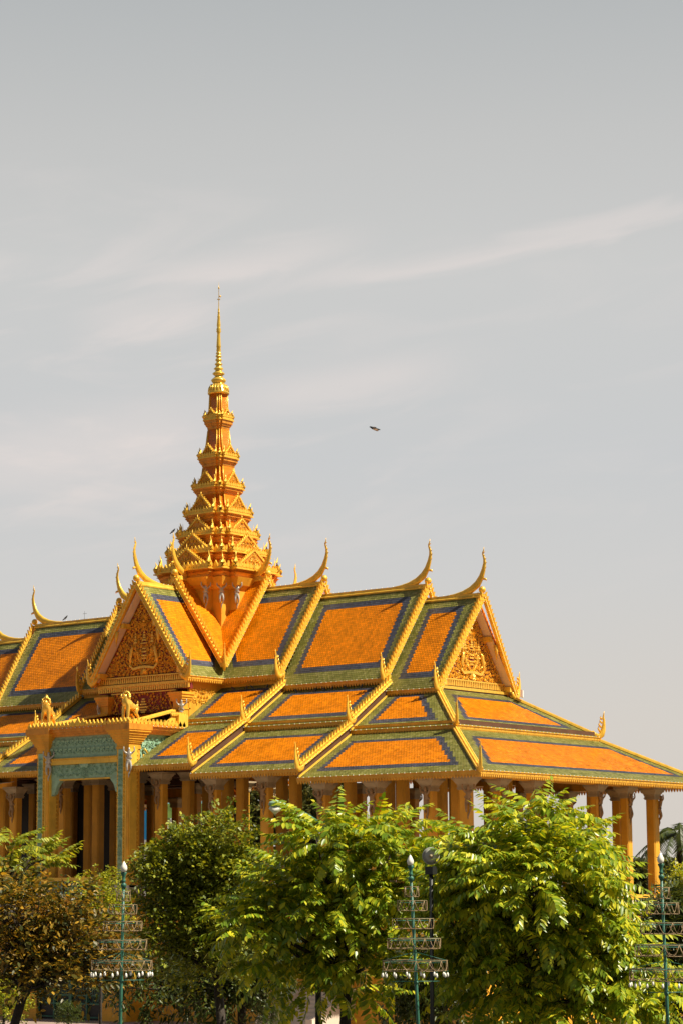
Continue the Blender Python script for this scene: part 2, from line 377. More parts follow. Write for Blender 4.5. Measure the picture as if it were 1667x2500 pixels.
def naga(p, d, sc=1.):
    """flame-like eave finial at the foot of a bargeboard; d = outward direction"""
    p = Vector(p); d = Vector(d).normalized(); side = d.cross(V(0, 0, 1)); mb = MB()
    K = [(-.34, .22, .09), (-.2, .05, .13), (-.02, -.03, .15), (.13, .08, .135), (.2, .28, .115), (.235, .5, .085), (.25, .72, .06), (.225, .88, .045), (.25, 1.04, .025), (.27, 1.16, .004)]
    mb.tube([p + d * (u * sc) + V(0, 0, h * sc) for u, h, _ in K], [(r * sc, r * .55 * sc) for *_, r in K], 8, flat=side)
    for u, h, l in ((.06, .2, .3), (.1, .4, .28), (.15, .6, .22), (.17, .78, .16)):
        q = p + d * (u * sc) + V(0, 0, h * sc); mb.tube([q, q - d * (.09 * sc) + V(0, 0, l * .5 * sc), q - d * (.06 * sc) + V(0, 0, l * sc)], [.055 * sc, .04 * sc, .004], 5)
    return pv(mb, 'eave_finial', 'gold')

def ridge(a, b, m='yellow_trim'):
    a, b = Vector(a), Vector(b); U = (b - a).normalized(); L = (b - a).length; side = U.cross(V(0, 0, 1)).normalized()
    mb = MB(); fr = (a, side, V(0, 0, 1), U)
    mb.prism([(-.12, -.13), (.12, -.13), (.13, -.07), (.07, -.03), (.06, .08), (-.06, .08), (-.07, -.03), (-.13, -.07)], fr, 0, L)
    for i in range(int(L / .3)): mb.bead(a + U * (.15 + .3 * i) + V(0, 0, .1), .03, 1)
    return pv(mb, 'ridge_beam', [m, 'bulb'])

def hip(a, b):
    a, b = Vector(a), Vector(b); U = (b - a).normalized(); L = (b - a).length; side = U.cross(V(0, 0, 1)).normalized(); up = side.cross(U)
    mb = MB(); fr = (a, side, up, U)
    mb.prism([(-.125, -.06), (.125, -.06), (.125, .03), (.085, .045), (.075, .01), (.04, .01), (.035, .07), (-.035, .07), (-.04, .01), (-.075, .01), (-.085, .045), (-.125, .03)], fr, 0, L)
    return pv(mb, 'hip_ridge', 'yellow_trim')

# --- relief carving: scrolls, leaves and flowers in a plane frame
def spiral(mb, fr, u, v, R, a0, turn, n0, mi=0):
    O, U, Vv, Nn = fr; pts = []; rad = []
    for i in range(11):
        t = i / 10; r = R * (1 - .85 * t); a = a0 + turn * t * 5.2
        pts.append(O + U * (u + r * cos(a)) + Vv * (v + r * sin(a)) + Nn * (n0 + .02 + .02 * t)); rad.append(R * (.20 - .05 * t))
    mb.tube(pts, rad, 4, mi, True)
def leafb(mb, fr, u, v, L, a, n0, mi=0, wd=.34):
    O, U, Vv, Nn = fr; ca, sa = cos(a), sin(a)
    def q(x, y, n): return O + U * (u + x * ca - y * sa) + Vv * (v + x * sa + y * ca) + Nn * n
    mb.add([q(0, 0, n0), q(L * .45, L * wd, n0 + .01), q(L, 0, n0 + .035), q(L * .45, -L * wd, n0 + .01), q(L * .45, 0, n0 + .06)], [(0, 4, 1), (1, 4, 2), (2, 4, 3), (3, 4, 0)], mi)
def carve(mb, fr, inside, box, r, seed, mi=0, mirror=True, avoid=None):
    rg = random.Random(seed); pts = []
    for _ in range(9000):
        u = rg.uniform(0 if mirror else box[0], box[1]); v = rg.uniform(box[2], box[3])
        if not inside(u, v, r * .62): continue
        if avoid and avoid(u, v): continue
        if any((u - a) ** 2 + (v - b) ** 2 < r * r for a, b in pts): continue
        pts.append((u, v)); k = rg.random(); a = rg.uniform(0, 2 * pi); tn = rg.choice((-1, 1))
        for sg in ((1, -1) if mirror else (1,)):
            aa = a if sg > 0 else pi - a; t2 = tn * sg
            if k < .55:
                spiral(mb, fr, u * sg, v, r * .50, aa, t2, 0, mi)
                for j in range(3): leafb(mb, fr, u * sg + r * .45 * cos(aa + t2 * j * 1.2), v + r * .45 * sin(aa + t2 * j * 1.2), r * .45, aa + t2 * (j * 1.2 - .7), .01, mi)
            elif k < .8:
                for j in range(6): leafb(mb, fr, u * sg, v, r * .55, aa + j * pi / 3, .015, mi, .28)
            else:
                for j in range(5): leafb(mb, fr, u * sg, v - r * .3, r * .9 * (1 - abs(j - 2) * .2), pi / 2 + (j - 2) * .5 * (1 if sg > 0 else 1), .012, mi, .22)

def emblem(mb, fr, H):
    """radiant sun over a crown on stacked bowls, two tiered parasols, two rampant beasts, a ribbon and a lotus"""
    O, U, Vv, Nn = fr
    def P(u, v, n=.05): return O + U * u + Vv * v + Nn * n
    c = H * .66
    for j in range(20): leafb(mb, fr, .06 * cos(j * pi / 10), c + .06 * sin(j * pi / 10), .34, j * pi / 10, .05, 0, .07)
    mb.tube([P(0, c, 0), P(0, c, .12)], [.08, .05], 10)
    for v, wd in ((.54, .02), (.51, .045), (.48, .07), (.45, .10), (.42, .13)): mb.prism([(-wd, H * v), (wd, H * v), (wd * .7, H * v + .07), (-wd * .7, H * v + .07)], fr, 0, .06)
    mb.prism([(-.2, H * .385), (.2, H * .385), (.2, H * .397), (-.2, H * .397)], fr, 0, .08)
    for v, wd in ((.32, .10), (.28, .13), (.235, .16), (.20, .11)): mb.prism([(-wd, H * v), (wd, H * v), (wd * 1.15, H * v + .06), (-wd * 1.15, H * v + .06)], fr, 0, .05)
    for j in range(22):
        a = pi * 1.02 + j * pi * .96 / 21; a = pi + j * pi / 21
        leafb(mb, fr, .38 * cos(a), H * .30 + .52 * sin(a), .15, a + .9, .03, 0, .3)
    for sg in (-1, 1):
        mb.tube([P(sg * .50, H * .13), P(sg * .50, H * .56)], .018, 4)
        for v, wd in ((.50, .045), (.465, .065), (.43, .09), (.395, .115)): mb.prism([(sg * .5 - wd, H * v), (sg * .5 + wd, H * v), (sg * .5 + wd * .4, H * v + .09), (sg * .5 - wd * .4, H * v + .09)], fr, 0, .08)
        b = sg * .74     # beast rearing towards the middle
        mb.tube([P(b + sg * .06, H * .13), P(b + sg * .07, H * .2, .07), P(b, H * .27, .09), P(b - sg * .03, H * .33, .09), P(b - sg * .1, H * .355, .08)], [.045, .085, .085, .075, .04], 6)
        mb.tube([P(b - sg * .02, H * .28), P(b - sg * .16, H * .3), P(b - sg * .2, H * .26)], [.04, .03, .02], 5)
        mb.tube([P(b + sg * .02, H * .2), P(b - sg * .08, H * .165), P(b - sg * .06, H * .13)], [.055, .035, .025], 5)
        mb.tube([P(b + sg * .12, H * .19), P(b + sg * .23, H * .24), P(b + sg * .17, H * .31)], [.025, .03, .012], 5)
    pts = [(-.85, .135), (-.62, .085), (-.3, .10), (0, .105), (.3, .10), (.62, .085), (.85, .135)]
    mb.prism([(u, H * v - .05) for u, v in pts] + [(u, H * v + .06) for u, v in pts[::-1]], fr, 0, .10)
    for j in range(7): leafb(mb, fr, 0, H * .0 + .06, .34 * (1 - abs(j - 3) * .08), pi / 2 + (j - 3) * .42, .05, 0, .22)

def gable(fr, hw, H, base_h, seed, mirror=True, emb=True):
    """carved pediment: fr origin at the middle of its base"""
    O, U, Vv, Nn = fr
    pb = MB(); pb.prism([(-hw, 0), (hw, 0), (0, H)], fr, -.12, 0)
    ped = pv(pb, 'pediment', 'maroon')
    mb = MB()
    def ins(u, v, r): return v > r * .7 and (hw - abs(u)) * H / hw - v > r * sqrt(1 + (H / hw) ** 2) * 1.0
    def avoid(u, v): return (abs(u) < .17 and v < .54 * H) or (.42 < abs(u) < .56 and .14 * H < v < .56 * H) or (.62 < abs(u) < .88 and .14 * H < v < .36 * H) or (u * u + (v - .66 * H) ** 2 < .12) or (abs(u) < .85 and .08 * H < v < .13 * H)
    if emb: emblem(mb, fr, H)
    carve(mb, fr, ins, (-hw, hw, 0, H), .165, seed, avoid=avoid if emb else None)
    carve(mb, (O + Nn * -.012, U, Vv, Nn), ins, (-hw, hw, 0, H), .14, seed + 50, avoid=avoid if emb else None)
    carve(mb, (O + Nn * -.01, U, Vv, Nn), ins, (-hw, hw, 0, H), .115, seed + 90)
    pv(mb, 'relief', 'relief_gold', ped)
    mo = MB(); W = hw + .22
    mo.prism([(-W, -.06), (W, -.06), (W, .0), (-W, .0)], fr, -.15, .10)
    mo.prism([(-W, -.34), (W, -.34), (W, -.06), (-W, -.06)], fr, -.15, .04, 1)
    mo.prism([(-W, -.46), (W, -.46), (W, -.34), (-W, -.34)], fr, -.15, .16)
    mo.prism([(-W, -.72), (W, -.72), (W, -.46), (-W, -.46)], fr, -.15, .02, 1)
    k = int(2 * W / .13)
    for i in range(k):
        u = -W + (i + .5) * 2 * W / k
        mo.prism([(u - .05, -.30), (u + .05, -.30), (u + .03, -.10), (u, -.04), (u - .03, -.10)], fr, .04, .11)
        mo.prism([(u - .04, -.68), (u + .045, -.66), (u + .05, -.46), (u - .05, -.46)], fr, .02, .12)
    pv(mo, 'pediment_cornice', ['relief_gold', 'maroon'])

# --- steep upper roofs: right and left arms
def arm(sx):
    for k in (1, 2, 3):
        xa, xb = XS[k - 1], XS[k]; wv = WS[k]; a = AS[k]; b = BS[k]
        if k == 1: xa = 0.
        ap = (sx * (xb + (.2, .26, .3)[k - 1]), 0, a); ft = (sx * (xb - .06), -wv, b); fb = (sx * (xb - .06), wv, b)
        # front slope (towards the street); the first section stops at the valley with the front arm
        if k == 1:
            BLp, BRp = V(sx * WS[1], -wv, b), V(sx * xb, -wv, b); TRp, TLp = V(sx * xb, 0, a), V(0, 0, a)
            # clip: the valley runs from (w1,-w1,b) to (0,0,a)
        else:
            BLp, BRp = V(sx * (xa - .02), -wv, b), V(sx * xb, -wv, b); TRp, TLp = V(sx * xb, 0, a), V(sx * (xa - .02), 0, a)
        q = [BLp, BRp, TRp, TLp] if sx > 0 else [BRp, BLp, TLp, TRp]
        tiles('roof_slope', q, ((.60, .46, .52, .46), .28))
        qb = [V(p.x, -p.y, p.z) for p in (q[1], q[0], q[3], q[2])]
        plain('roof_slope', qb)
        ridge((sx * xa, 0, a + .02), (sx * (xb + .17), 0, a + .02))
        chofa((sx * (xb + .17), 0, a + .06), (sx, 0, 0))
        for sy, f in ((-1, ft), (1, fb)):
            rake(ap, f, (sx, 0, 0)); naga(Vector(f) + V(sx * .02, sy * .02, -.06), (0, sy, 0))
        fringe((sx * (xa if k > 1 else WS[1]), -wv, b - .05), (sx * xb, -wv, b - .05), (0, -1, 0))
        # soffit under the overhanging gable end and gable wall behind the bargeboards
        mb = MB(); s_ = .97
        mb.add([(sx * (xb - .45), -wv * s_, b - .1), (sx * (xb - .45), wv * s_, b - .1), (sx * (xb - .45), 0, a - .12)], [(0, 1, 2)])
        if k < 3: pv(mb, 'gable_wall', 'maroon')
arm(1); arm(-1)
# front and rear arm of the crossing (the rear one plain)
for sy in (-1, 1):
    a, b, wv = AS[1], BS[1], WS[1]
    for sx in (-1, 1):
        # quad BL BR TR TL seen from outside
        e0, e1 = V(sx * wv, sy * Y1, b), V(sx * wv, sy * wv, b); t0, t1 = V(0, sy * Y1, a), V(0, 0, a)
        q = [e0, e1, t1, t0] if sx * sy < 0 else [e1, e0, t0, t1]
        if sy < 0 and sx > 0: tiles('roof_slope', q, ((.60, .46, .52, .46), .28))
        else: plain('roof_slope', q)
        ap = (0, sy * (Y1 + .12), a); ft = (sx * wv, sy * (Y1 - .06), b)
        rake(ap, ft, (0, sy, 0)); naga(Vector(ft) + V(sx * .02, sy * .02, -.06), (sx, 0, 0))
        if sx > 0 or sy < 0: fringe((sx * wv, sy * Y1, b - .05), (sx * wv, sy * wv, b - .05), (sx, 0, 0))
    ridge((0, 0, a + .02), (0, sy * (Y1 + .05), a + .02)); chofa((0, sy * (Y1 + .05), a + .06), (0, sy, 0))
# highest roofs round the spire: four gables, all orange, meeting in valleys
for d, s2 in (((1, 0), 1), ((-1, 0), 1), ((0, -1), 1), ((0, 1), 1)):
    D3 = V(d[0], d[1], 0); Sd = V(-d[1], d[0], 0)
    for sg in (-1, 1):
        foot = D3 * X0 + Sd * (sg * X0) + V(0, 0, B0); top = D3 * X0 + V(0, 0, A0); ctr = V(0, 0, A0)
        vis = (foot - V(X0, -X0, B0)).length < .1 or (foot - V(-X0, -X0, B0)).length < .1 or (foot - V(X0, X0, B0)).length < .1
        # triangle: ridge centre, ridge end, foot
        q = [foot, foot, top, ctr]; nrm = (top - foot).cross(ctr - foot)
        q = [foot, foot + (top - ctr) * .002, top, ctr] if nrm.z > 0 else [foot + (top - ctr) * .002, foot, ctr, top]
        if (foot - V(X0, -X0, B0)).length < .1:
            # lay the courses along the ridge
            eU = (top - ctr).normalized()
            BLq, BRq = (foot - eU * .0, foot) if True else None
            if nrm.z > 0: tiles('roof_slope', [foot - eU * .01, foot, top, ctr], (0, 0), .13, .1, mode='orange')
            else: tiles('roof_slope', [foot, foot - eU * .01, ctr, top], (0, 0), .13, .1, mode='orange')
        else: plain('roof_slope', [foot, top, ctr] if nrm.z > 0 else [foot, ctr, top])
        rake(top + D3 * .15, foot + D3 * .02 - V(0, 0, .0), D3)
    ridge(V(0, 0, A0 + .02), D3 * (X0 + .08) + V(0, 0, A0 + .02)); chofa(D3 * (X0 + .08) + V(0, 0, A0 + .06), D3)
    mb = MB(); mb.add([D3 * (X0 - .4) + Sd * -X0 * .96 + V(0, 0, B0), D3 * (X0 - .4) + Sd * X0 * .96 + V(0, 0, B0), D3 * (X0 - .4) + V(0, 0, A0 - .1)], [(0, 1, 2)]); pv(mb, 'gable_wall', 'maroon')
for sx in (-1, 1):
    naga((sx * X0, -X0, B0 - .08), (sx * .7, -.7, 0), .95)

# carved gables: end of the right wing and the front arm
gable((V(14.22, 0, 12.98), V(0, 1, 0), V(0, 0, 1), V(1, 0, 0)), 2.42, 3.35, .7, 3)
gable((V(0, -4.98, 13.72), V(1, 0, 0), V(0, 0, 1), V(0, -1, 0)), 2.52, 3.72, .7, 5)
gable((V(-14.22, 0, 12.98), V(0, -1, 0), V(0, 0, 1), V(-1, 0, 0)), 2.42, 3.35, .7, 4, emb=False)
def gable_soffits(fr, hw, zf, H, depth):
    O, U, Vv, Nn = fr
    for sg in (-1, 1):
        mb = MB()
        a0, b0 = O + Vv * (H - .1), O + U * (sg * hw)
        mb.slab([a0, b0, b0 + Nn * depth, a0 + Nn * depth] if sg > 0 else [b0, a0, a0 + Nn * depth, b0 + Nn * depth], .03)
        pv(mb, 'gable_soffit', 'soffit')
        for t in (.36, .9):
            mb = MB(); c = lerp(a0, b0, t) + Nn * (depth * .5) - V(0, 0, .12); mb.box(c, (.2, depth, .22) if abs(U.x) > .5 else (depth, .2, .22)); pv(mb, 'purlin_end', 'yellow_trim')
        mb = MB(); mb.tube([lerp(a0, b0, .45) + Nn * (depth + .04), lerp(a0, b0, .47) + Nn * (depth + .05) - V(0, 0, .2), lerp(a0, b0, .47) + Nn * (depth + .05) - V(0, 0, .6)], [.09, .08, .01], 6)
        pv(mb, 'pendant', 'yellow_trim')
gable_soffits((V(14.22, 0, 12.48), V(0, 1, 0), V(0, 0, 1), V(1, 0, 0)), 2.72, 12.6, 3.92, .40)
gable_soffits((V(0, -4.98, 13.54), V(1, 0, 0), V(0, 0, 1), V(0, -1, 0)), 2.70, 13.6, 4.10, .46)

# --- middle and lower skirt roofs
def deck(sx, y_top, dz_top, eaves, xs, ex, side):
    pass
VM, UL = 5.35, 8.75
def skirt(sx, sy, ytop, ztop, yeave, secs, xend_eave, xend_top, detailed):
    """secs: (x from, x to, z eave); last section ends in a hip"""
    zE = secs[-1][2]
    for i, (xa, xb, z) in enumerate(secs):
        last = i == len(secs) - 1
        rise = ztop - zE; y0 = yeave
        e0, e1 = V(sx * xa, sy * y0, z), V(sx * (xend_eave if last else xb), sy * y0, z)
        t0, t1 = V(sx * xa, sy * ytop, z + rise), V(sx * (xend_top if last else xb), sy * ytop, z + rise)
        if not last: e1 = V(sx * (xb + .12), sy * y0, z); t1 = V(sx * (xb + .12), sy * ytop, z + rise)
        q = [e0, e1, t1, t0] if sx * sy < 0 else [e1, e0, t0, t1]
        if detailed: tiles('roof_slope', q, ((.55, .62, .26, .62), .26) if yeave < 7 else ((.54, .62, .60, .62), .25))
        else: plain('roof_slope', q)
        fringe(e0 - V(0, 0, .05), e1 - V(0, 0, .05), (0, sy, 0))
        if not last:
            rake(t1 + V(0, 0, .12), e1 + V(0, 0, .12), (sx, 0, 0), .14); naga(e1 + V(sx * .02, sy * .03, .0), (0, sy, 0), .92)
            mb = MB(); fr = (V(sx * (xb + .1), 0, 0), V(0, sy, 0), V(0, 0, 1), V(sx, 0, 0)); nz_ = secs[i + 1][2]
            mb.prism([(ytop, nz_ + rise), (yeave, nz_), (yeave, z + .03), (ytop, z + rise + .03)], fr, -.05, .0); pv(mb, 'step_board', 'ceiling_wood')  # coloured dark to paint the shade in the step gap
            mb = MB(); fr2 = (V(sx * (xb + .13), 0, 0), V(0, sy, 0), V(0, 0, 1), V(sx, 0, 0)); mb.prism([(ytop, nz_ + rise + .02), (yeave + .08, nz_ + .0), (yeave + .08, nz_ + .06), (ytop, nz_ + rise + .08)], fr2, .0, .07); pv(mb, 'verge_strip', 'yellow_trim')
    return V(sx * xend_top, sy * ytop, ztop), V(sx * xend_eave, sy * yeave, zE)
M_SECS = [(2.3, 6.07, 11.414), (6.07, 11.79, 11.10), (11.79, 17.2, 10.69)]
L_SECS = [(2.74, 6.07, 9.459), (6.07, 11.79, 9.016), (11.79, 20.67, 8.64)]
for sx in (1, -1):
    for sy in (-1, 1):
        det = sy < 0
        t, e = skirt(sx, sy, 2.65, 12.42, VM, M_SECS, 17.2, 14.4, det); hip(t + V(0, 0, .06), e + V(0, 0, .06)); naga(e + V(0, 0, .05), (sx * .7, sy * .7, 0), .95)
        t, e = skirt(sx, sy, 5.39, 10.51, UL, L_SECS, 20.67, 17.2, det); hip(t + V(0, 0, .06), e + V(0, 0, .06)); naga(e + V(0, 0, .05), (sx * .7, sy * .7, 0), .95)
    for (xe, ye, ze, xt, yt, zt, bd) in ((17.2, VM, 10.69, 14.4, 2.65, 12.42, ((.60, .62, .36, .62), .27)), (20.67, UL, 8.64, 17.2, 5.39, 10.51, ((.56, .62, .56, .62), .26))):
        q = [V(sx * xe, -ye * sx, ze), V(sx * xe, ye * sx, ze), V(sx * xt, yt * sx, zt), V(sx * xt, -yt * sx, zt)]
        if sx > 0: tiles('roof_slope', q, bd)
        else: plain('roof_slope', q)
        fringe((sx * xe, -ye, ze - .05), (sx * xe, ye, ze - .05), (sx, 0, 0))
    # walls that carry the tiers
    for sy in (-1, 1):
        mb = MB()
        for (xa, xb, z), (_, _, zb) in zip(M_SECS, BS and [(0, 0, BS[1]), (0, 0, BS[2]), (0, 0, BS[3])]):
            xb = min(xb, 14.3); mb.box((sx * (xa + xb) / 2, sy * 2.55, (z + 1.6 + zb + .25) / 2), (xb - xa - .01, .1, zb + .25 - z - 1.6))
        pv(mb, 'clerestory_wall', 'ochre')
        mb = MB()
        for (xa, xb, z), (_, _, zl) in zip(M_SECS, L_SECS):
            xb = min(xb, 17.1); mb.box((sx * (xa + xb) / 2, sy * 5.2, (zl + 1.7 + z + .2) / 2), (xb - xa - .01, .1, z + .2 - zl - 1.7))
        pv(mb, 'clerestory_wall', 'ochre')
    mb = MB(); mb.box((sx * 17.08, 0, 10.62), (.1, 10.3, .6)); mb.box((sx * 14.3, 0, 12.4), (.1, 5, .5)); pv(mb, 'clerestory_wall', 'ceiling_wood')  # end walls coloured dark, painting the shade behind the fringe teeth
# soffits and beams over the colonnade
for sx in (1, -1):
    for sy in (-1, 1):
        mb = MB(); bm = MB()
        for i, (xa, xb, z) in enumerate(L_SECS):
            xe = 20.5 if i == 2 else xb
            q = [V(sx * xa, sy * 8.66, z - .1), V(sx * xe, sy * 8.66, z - .1), V(sx * (xe if i < 2 else 18.9), sy * 7.0, z + .12), V(sx * xa, sy * 7.0, z + .12)]
            mb.slab(q if sx * sy > 0 else q[::-1], .03)
            xz = 18.8 if i == 2 else xb
            bm.box((sx * (xa + xz) / 2, sy * 7.0, z + .1), (xz - xa - .01, .34, .5))
        pv(mb, 'soffit', 'soffit'); pv(bm, 'architrave', 'ochre')
    mb = MB(); q = [V(sx * 20.55, -8.6, 8.54), V(sx * 20.55, 8.6, 8.54), V(sx * 18.9, 7.0, 8.76), V(sx * 18.9, -7.0, 8.76)]
    mb.slab(q[::-1] if sx > 0 else q, .03); pv(mb, 'soffit', 'soffit')
    mb = MB(); mb.box((sx * 18.8, 0, 8.74), (.34, 13.6, .5)); mb.box((sx * 17.07, 0, 9.2), (.3, 9.6, .5)); pv(mb, 'architrave', 'ochre')
    mb = MB(); mb.box((sx * 8, 0, 10.3), (17.9, 10.2, .1)); mb.box((sx * 10.4, 6.1, 9.35), (16.6, 1.5, .06)); mb.box((sx * 10.4, -6.1, 9.35), (16.6, 1.5, .06)); mb.box((sx * 17.95, 0, 9.2), (1.4, 10.0, .06))
    for sy in (-1, 1): mb.box((sx * 9.9, sy * 5.0, 9.8), (14.6, .3, .8)); mb.box((sx * 9.9, sy * 2.4, 9.9), (14.6, .3, .6))
    for x in (5.95, 8.78, 11.76, 14.43): mb.box((sx * x, 0, 9.95), (.3, 10.3, .4))
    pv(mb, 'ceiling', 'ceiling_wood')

# --- carved support figure with raised arms (kneeling bird-woman bracket)
FIG = skin_mesh('bracket_figure', [(0, 0, .62), (.05, 0, .82), (.09, 0, 1.0), (.10, 0, 1.1), (.12, 0, 1.2), (.14, 0, 1.3),
      (.09, .14, 1.02), (.16, .26, 1.12), (.14, .25, 1.34), (.09, -.14, 1.02), (.16, -.26, 1.12), (.14, -.25, 1.34),
      (.03, .08, .56), (.10, .10, .34), (.02, .06, .14), (.03, -.08, .56), (.10, -.10, .34), (.02, -.06, .14), (.02, 0, .02), (-.02, 0, -.16), (.0, .16, .75), (.0, -.16, .75)],
      [(0, 1), (1, 2), (2, 3), (3, 4), (4, 5), (2, 6), (6, 7), (7, 8), (2, 9), (9, 10), (10, 11), (0, 12), (12, 13), (13, 14), (0, 15), (15, 16), (16, 17), (14, 18), (18, 19), (1, 20), (1, 21)],
      [.10, .09, .12, .05, .085, .03, .055, .04, .035, .055, .04, .035, .08, .055, .04, .08, .055, .04, .05, .015, .05, .05], 'silver')
FIG_SHADED = FIG.copy(); FIG_SHADED.materials.clear(); FIG_SHADED.materials.append(M['figure_shaded'])
def figure(parent, loc, ang, me=FIG, sc=1., name='bracket_figure'):
    o = bpy.data.objects.new(name, me); COL.objects.link(o); o.parent = parent; o.location = loc; o.rotation_euler = (0, 0, ang); o.scale = (sc,) * 3; return o

# --- columns
CW = .44
def make_column(height, cap='grey_stone', base=True):
    mb = MB(); h = CW / 2; c = .06
    mb.prism([(-h + c, -h), (h - c, -h), (h, -h + c), (h, h - c), (h - c, h), (-h + c, h), (-h, h - c), (-h, -h + c)], (V(0, 0, 0), V(1, 0, 0), V(0, 1, 0), V(0, 0, 1)), 0, height)
    o = mb.build('column', 'ochre', PAV)
    cb = MB()
    for z, w_, hh in ((-.50, .50, .05), (-.45, .55, .04), (-.33, .54, .05), (-.09, .86, .09)): cb.box((0, 0, height + z + hh / 2), (w_, w_, hh))
    cb.frustum((0, 0, height - .41), (.50, .50), (.50, .50), .08); cb.frustum((0, 0, height - .28), (.55, .55), (.80, .80), .19)
    cb.build('capital', cap, o)
    if base:
        bb = MB()
        for z, w_, hh in ((0, .86, .22), (.22, .74, .12), (.34, .62, .10), (.44, .54, .12)): bb.box((0, 0, z + hh / 2), (w_, w_, hh))
        bb.build('column_base', 'pale_stone', o)
    return o
FLOOR = 3.15
proto = {}
def column(x, y, ztop, floor=FLOOR, fig=None):
    key = (round(ztop, 2), floor)
    if key not in proto: proto[key] = o = make_column(ztop - floor)
    else: o = copy_tree(proto[key], PAV)
    o.location = (x, y, floor + Z0)
    FIGQ.append((o, fig, ztop - floor)); return o
FIGQ = []
def ctop(x): x = abs(x); return 9.24 if x < 4.5 else (8.9 if x < 10 else 8.5)
for sx in (1, -1):
    for sy in (-1, 1):
        for x in (2.9, 5.95, 8.78, 11.76, 14.43, 17.07): column(sx * x, sy * 7.0, ctop(x), FLOOR, (0, sy))
        column(sx * 18.8, sy * 7.0, 8.5, FLOOR, (sx * .7, sy * .7))
        for y in (2.4, 4.8): column(sx * 18.8, sy * y, 8.5, FLOOR, (sx, 0)).scale = (.9, .9, 1)
        for x in (2.7, 5.8, 8.7, 11.6, 14.3, 17.0): column(sx * x, sy * 5.05, 9.45, FLOOR)
        for x in (2.7, 5.8, 8.7, 11.6, 14.3): column(sx * x, sy * 2.4, 9.62, FLOOR)
for o, fg, h in FIGQ:
    if fg is None: continue
    a = atan2(fg[1], fg[0]); k = CW / 2 * (1 if abs(fg[0] * fg[1]) < .01 else 1.30)
    figure(o, (k * cos(a), k * sin(a), h - 1.5), a, FIG_SHADED, .92)

# --- portico
for sx in (1, -1):
    mb = MB(); mb.box((sx * 2.39, -8.53, (4.0 + 10.3) / 2), (.68, .68, 6.3)); p = pv(mb, 'portico_pillar', 'ochre')
    mb = MB()
    mb.box((sx * 2.39 + .17, -8.86, 7.1), (.08, .05, 6.2)); mb.box((sx * 2.39 - .27, -8.88, 7.1), (.05, .04, 6.2)); mb.box((sx * 2.39 + .05, -8.88, 7.1), (.05, .04, 6.2))
    mb.box((sx * 2.39 + .355, -8.62, 7.1), (.05, .42, 6.2), 0); mb.box((sx * 2.39 - .355, -8.62, 7.1), (.05, .42, 6.2), 0)
    for i in range(34):
        z = 4.2 + i * .18
        for u in (-.305, .085): mb.bead((sx * 2.39 + u, -8.89, z), .05)
        mb.bead((sx * 2.39 + .36, -8.36, z), .055)
    pv(mb, 'pillar_moulding', 'yellow_trim', p)
    mb = MB(); mb.box((sx * 2.39 - .11, -8.885, 7.1), (.27, .035, 6.15))
    fr = (V(sx * 2.39 - .11, -8.905, 4.1), V(1, 0, 0), V(0, 0, 1), V(0, -1, 0))
    carve(mb, fr, lambda u, v, r: abs(u) < .08 and r < v < 6 - r, (0, .1, 0, 6), .13, 21)
    pv(mb, 'pillar_panel', 'mint', p)
    mb = MB(); z = 10.2
    for w_, hh in ((.76, .08), (.72, .16), (.82, .07), (.9, .09), (1.0, .10), (1.1, .1), (1.22, .12)): mb.box((sx * 2.39, -8.53, z + hh / 2), (w_, w_, hh)); z += hh
    mb.box((sx * 2.39, -8.53, z + .06), (1.36, 1.36, .13)); pv(mb, 'capital', 'ochre', p)
    mb = MB()
    for z, w_, hh in ((4.0, .92, .25), (4.25, .82, .12), (4.37, .76, .1)): mb.box((sx * 2.39, -8.53, z + hh / 2), (w_, w_, hh))
    pv(mb, 'pillar_base', 'pale_stone', p)
    figure(p, (sx * 2.39 + .34, -8.87, 9.1 + Z0), -pi / 4, FIG, .88)
    # bracket scroll at the side of the pillar
    mb = MB(); spiral(mb, (V(sx * 2.62, -7.9, 9.95), V(0, 1, 0), V(0, 0, 1), V(sx, 0, 0)), 0, 0, .26, 1.5, -1, .06); pv(mb, 'scroll_bracket', 'gold')
cor = MB()
for z, hw, yf, hh in ((10.86, 2.78, 8.94, .10), (10.96, 2.86, 9.02, .09), (11.05, 2.94, 9.10, .12), (11.17, 3.02, 9.18, .08)):
    cor.box((0, (-yf - 5.4) / 2, z + hh / 2), (2 * hw, yf - 5.4, hh))
for sx in (1, -1): cor.box((sx * 2.39, -8.53, 11.12), (1.42, 1.46, .25))
def antefix(mb, p, U, Nn, s=.2, mi=0):
    fr = (Vector(p), Vector(U), V(0, 0, 1), Vector(Nn))
    mb.prism([(-s * .42, 0), (s * .42, 0), (s * .5, s * .45), (s * .22, s * .8), (0, s * 1.25), (-s * .22, s * .8), (-s * .5, s * .45)], fr, -.03, .05, mi)
for i in range(27): antefix(cor, (-2.95 + i * 5.9 / 26, -9.14, 11.25), (1, 0, 0), (0, -1, 0), .2, 2)
for sx in (1, -1):
    for i in range(15): antefix(cor, (sx * 2.98, -9.1 + i * 3.4 / 14, 11.25), (0, 1, 0), (sx, 0, 0), .2, 2)
for i in range(3): antefix(cor, (-.3 + i * .3, -9.16, 11.27), (1, 0, 0), (0, -1, 0), .3 if i == 1 else .24, 2)
for i in range(24): cor.bead((-2.95 + i * 5.9 / 23, -9.2, 11.2), .03, 1)
for i in range(13): cor.bead((3.04, -9.1 + i * 3.4 / 12, 11.2), .03, 1)
pv(cor, 'portico_cornice', ['cornice_orange', 'bulb', 'gold'])
mb = MB(); mb.box((2.96, -5.75, 11.5), (.14, .6, .55)); mb.prism([(-6.9, 11.25), (-5.45, 11.25), (-5.45, 11.95), (-6.2, 11.75)], (V(0, 0, 0), V(0, 1, 0), V(0, 0, 1), V(1, 0, 0)), 2.78, 2.88)
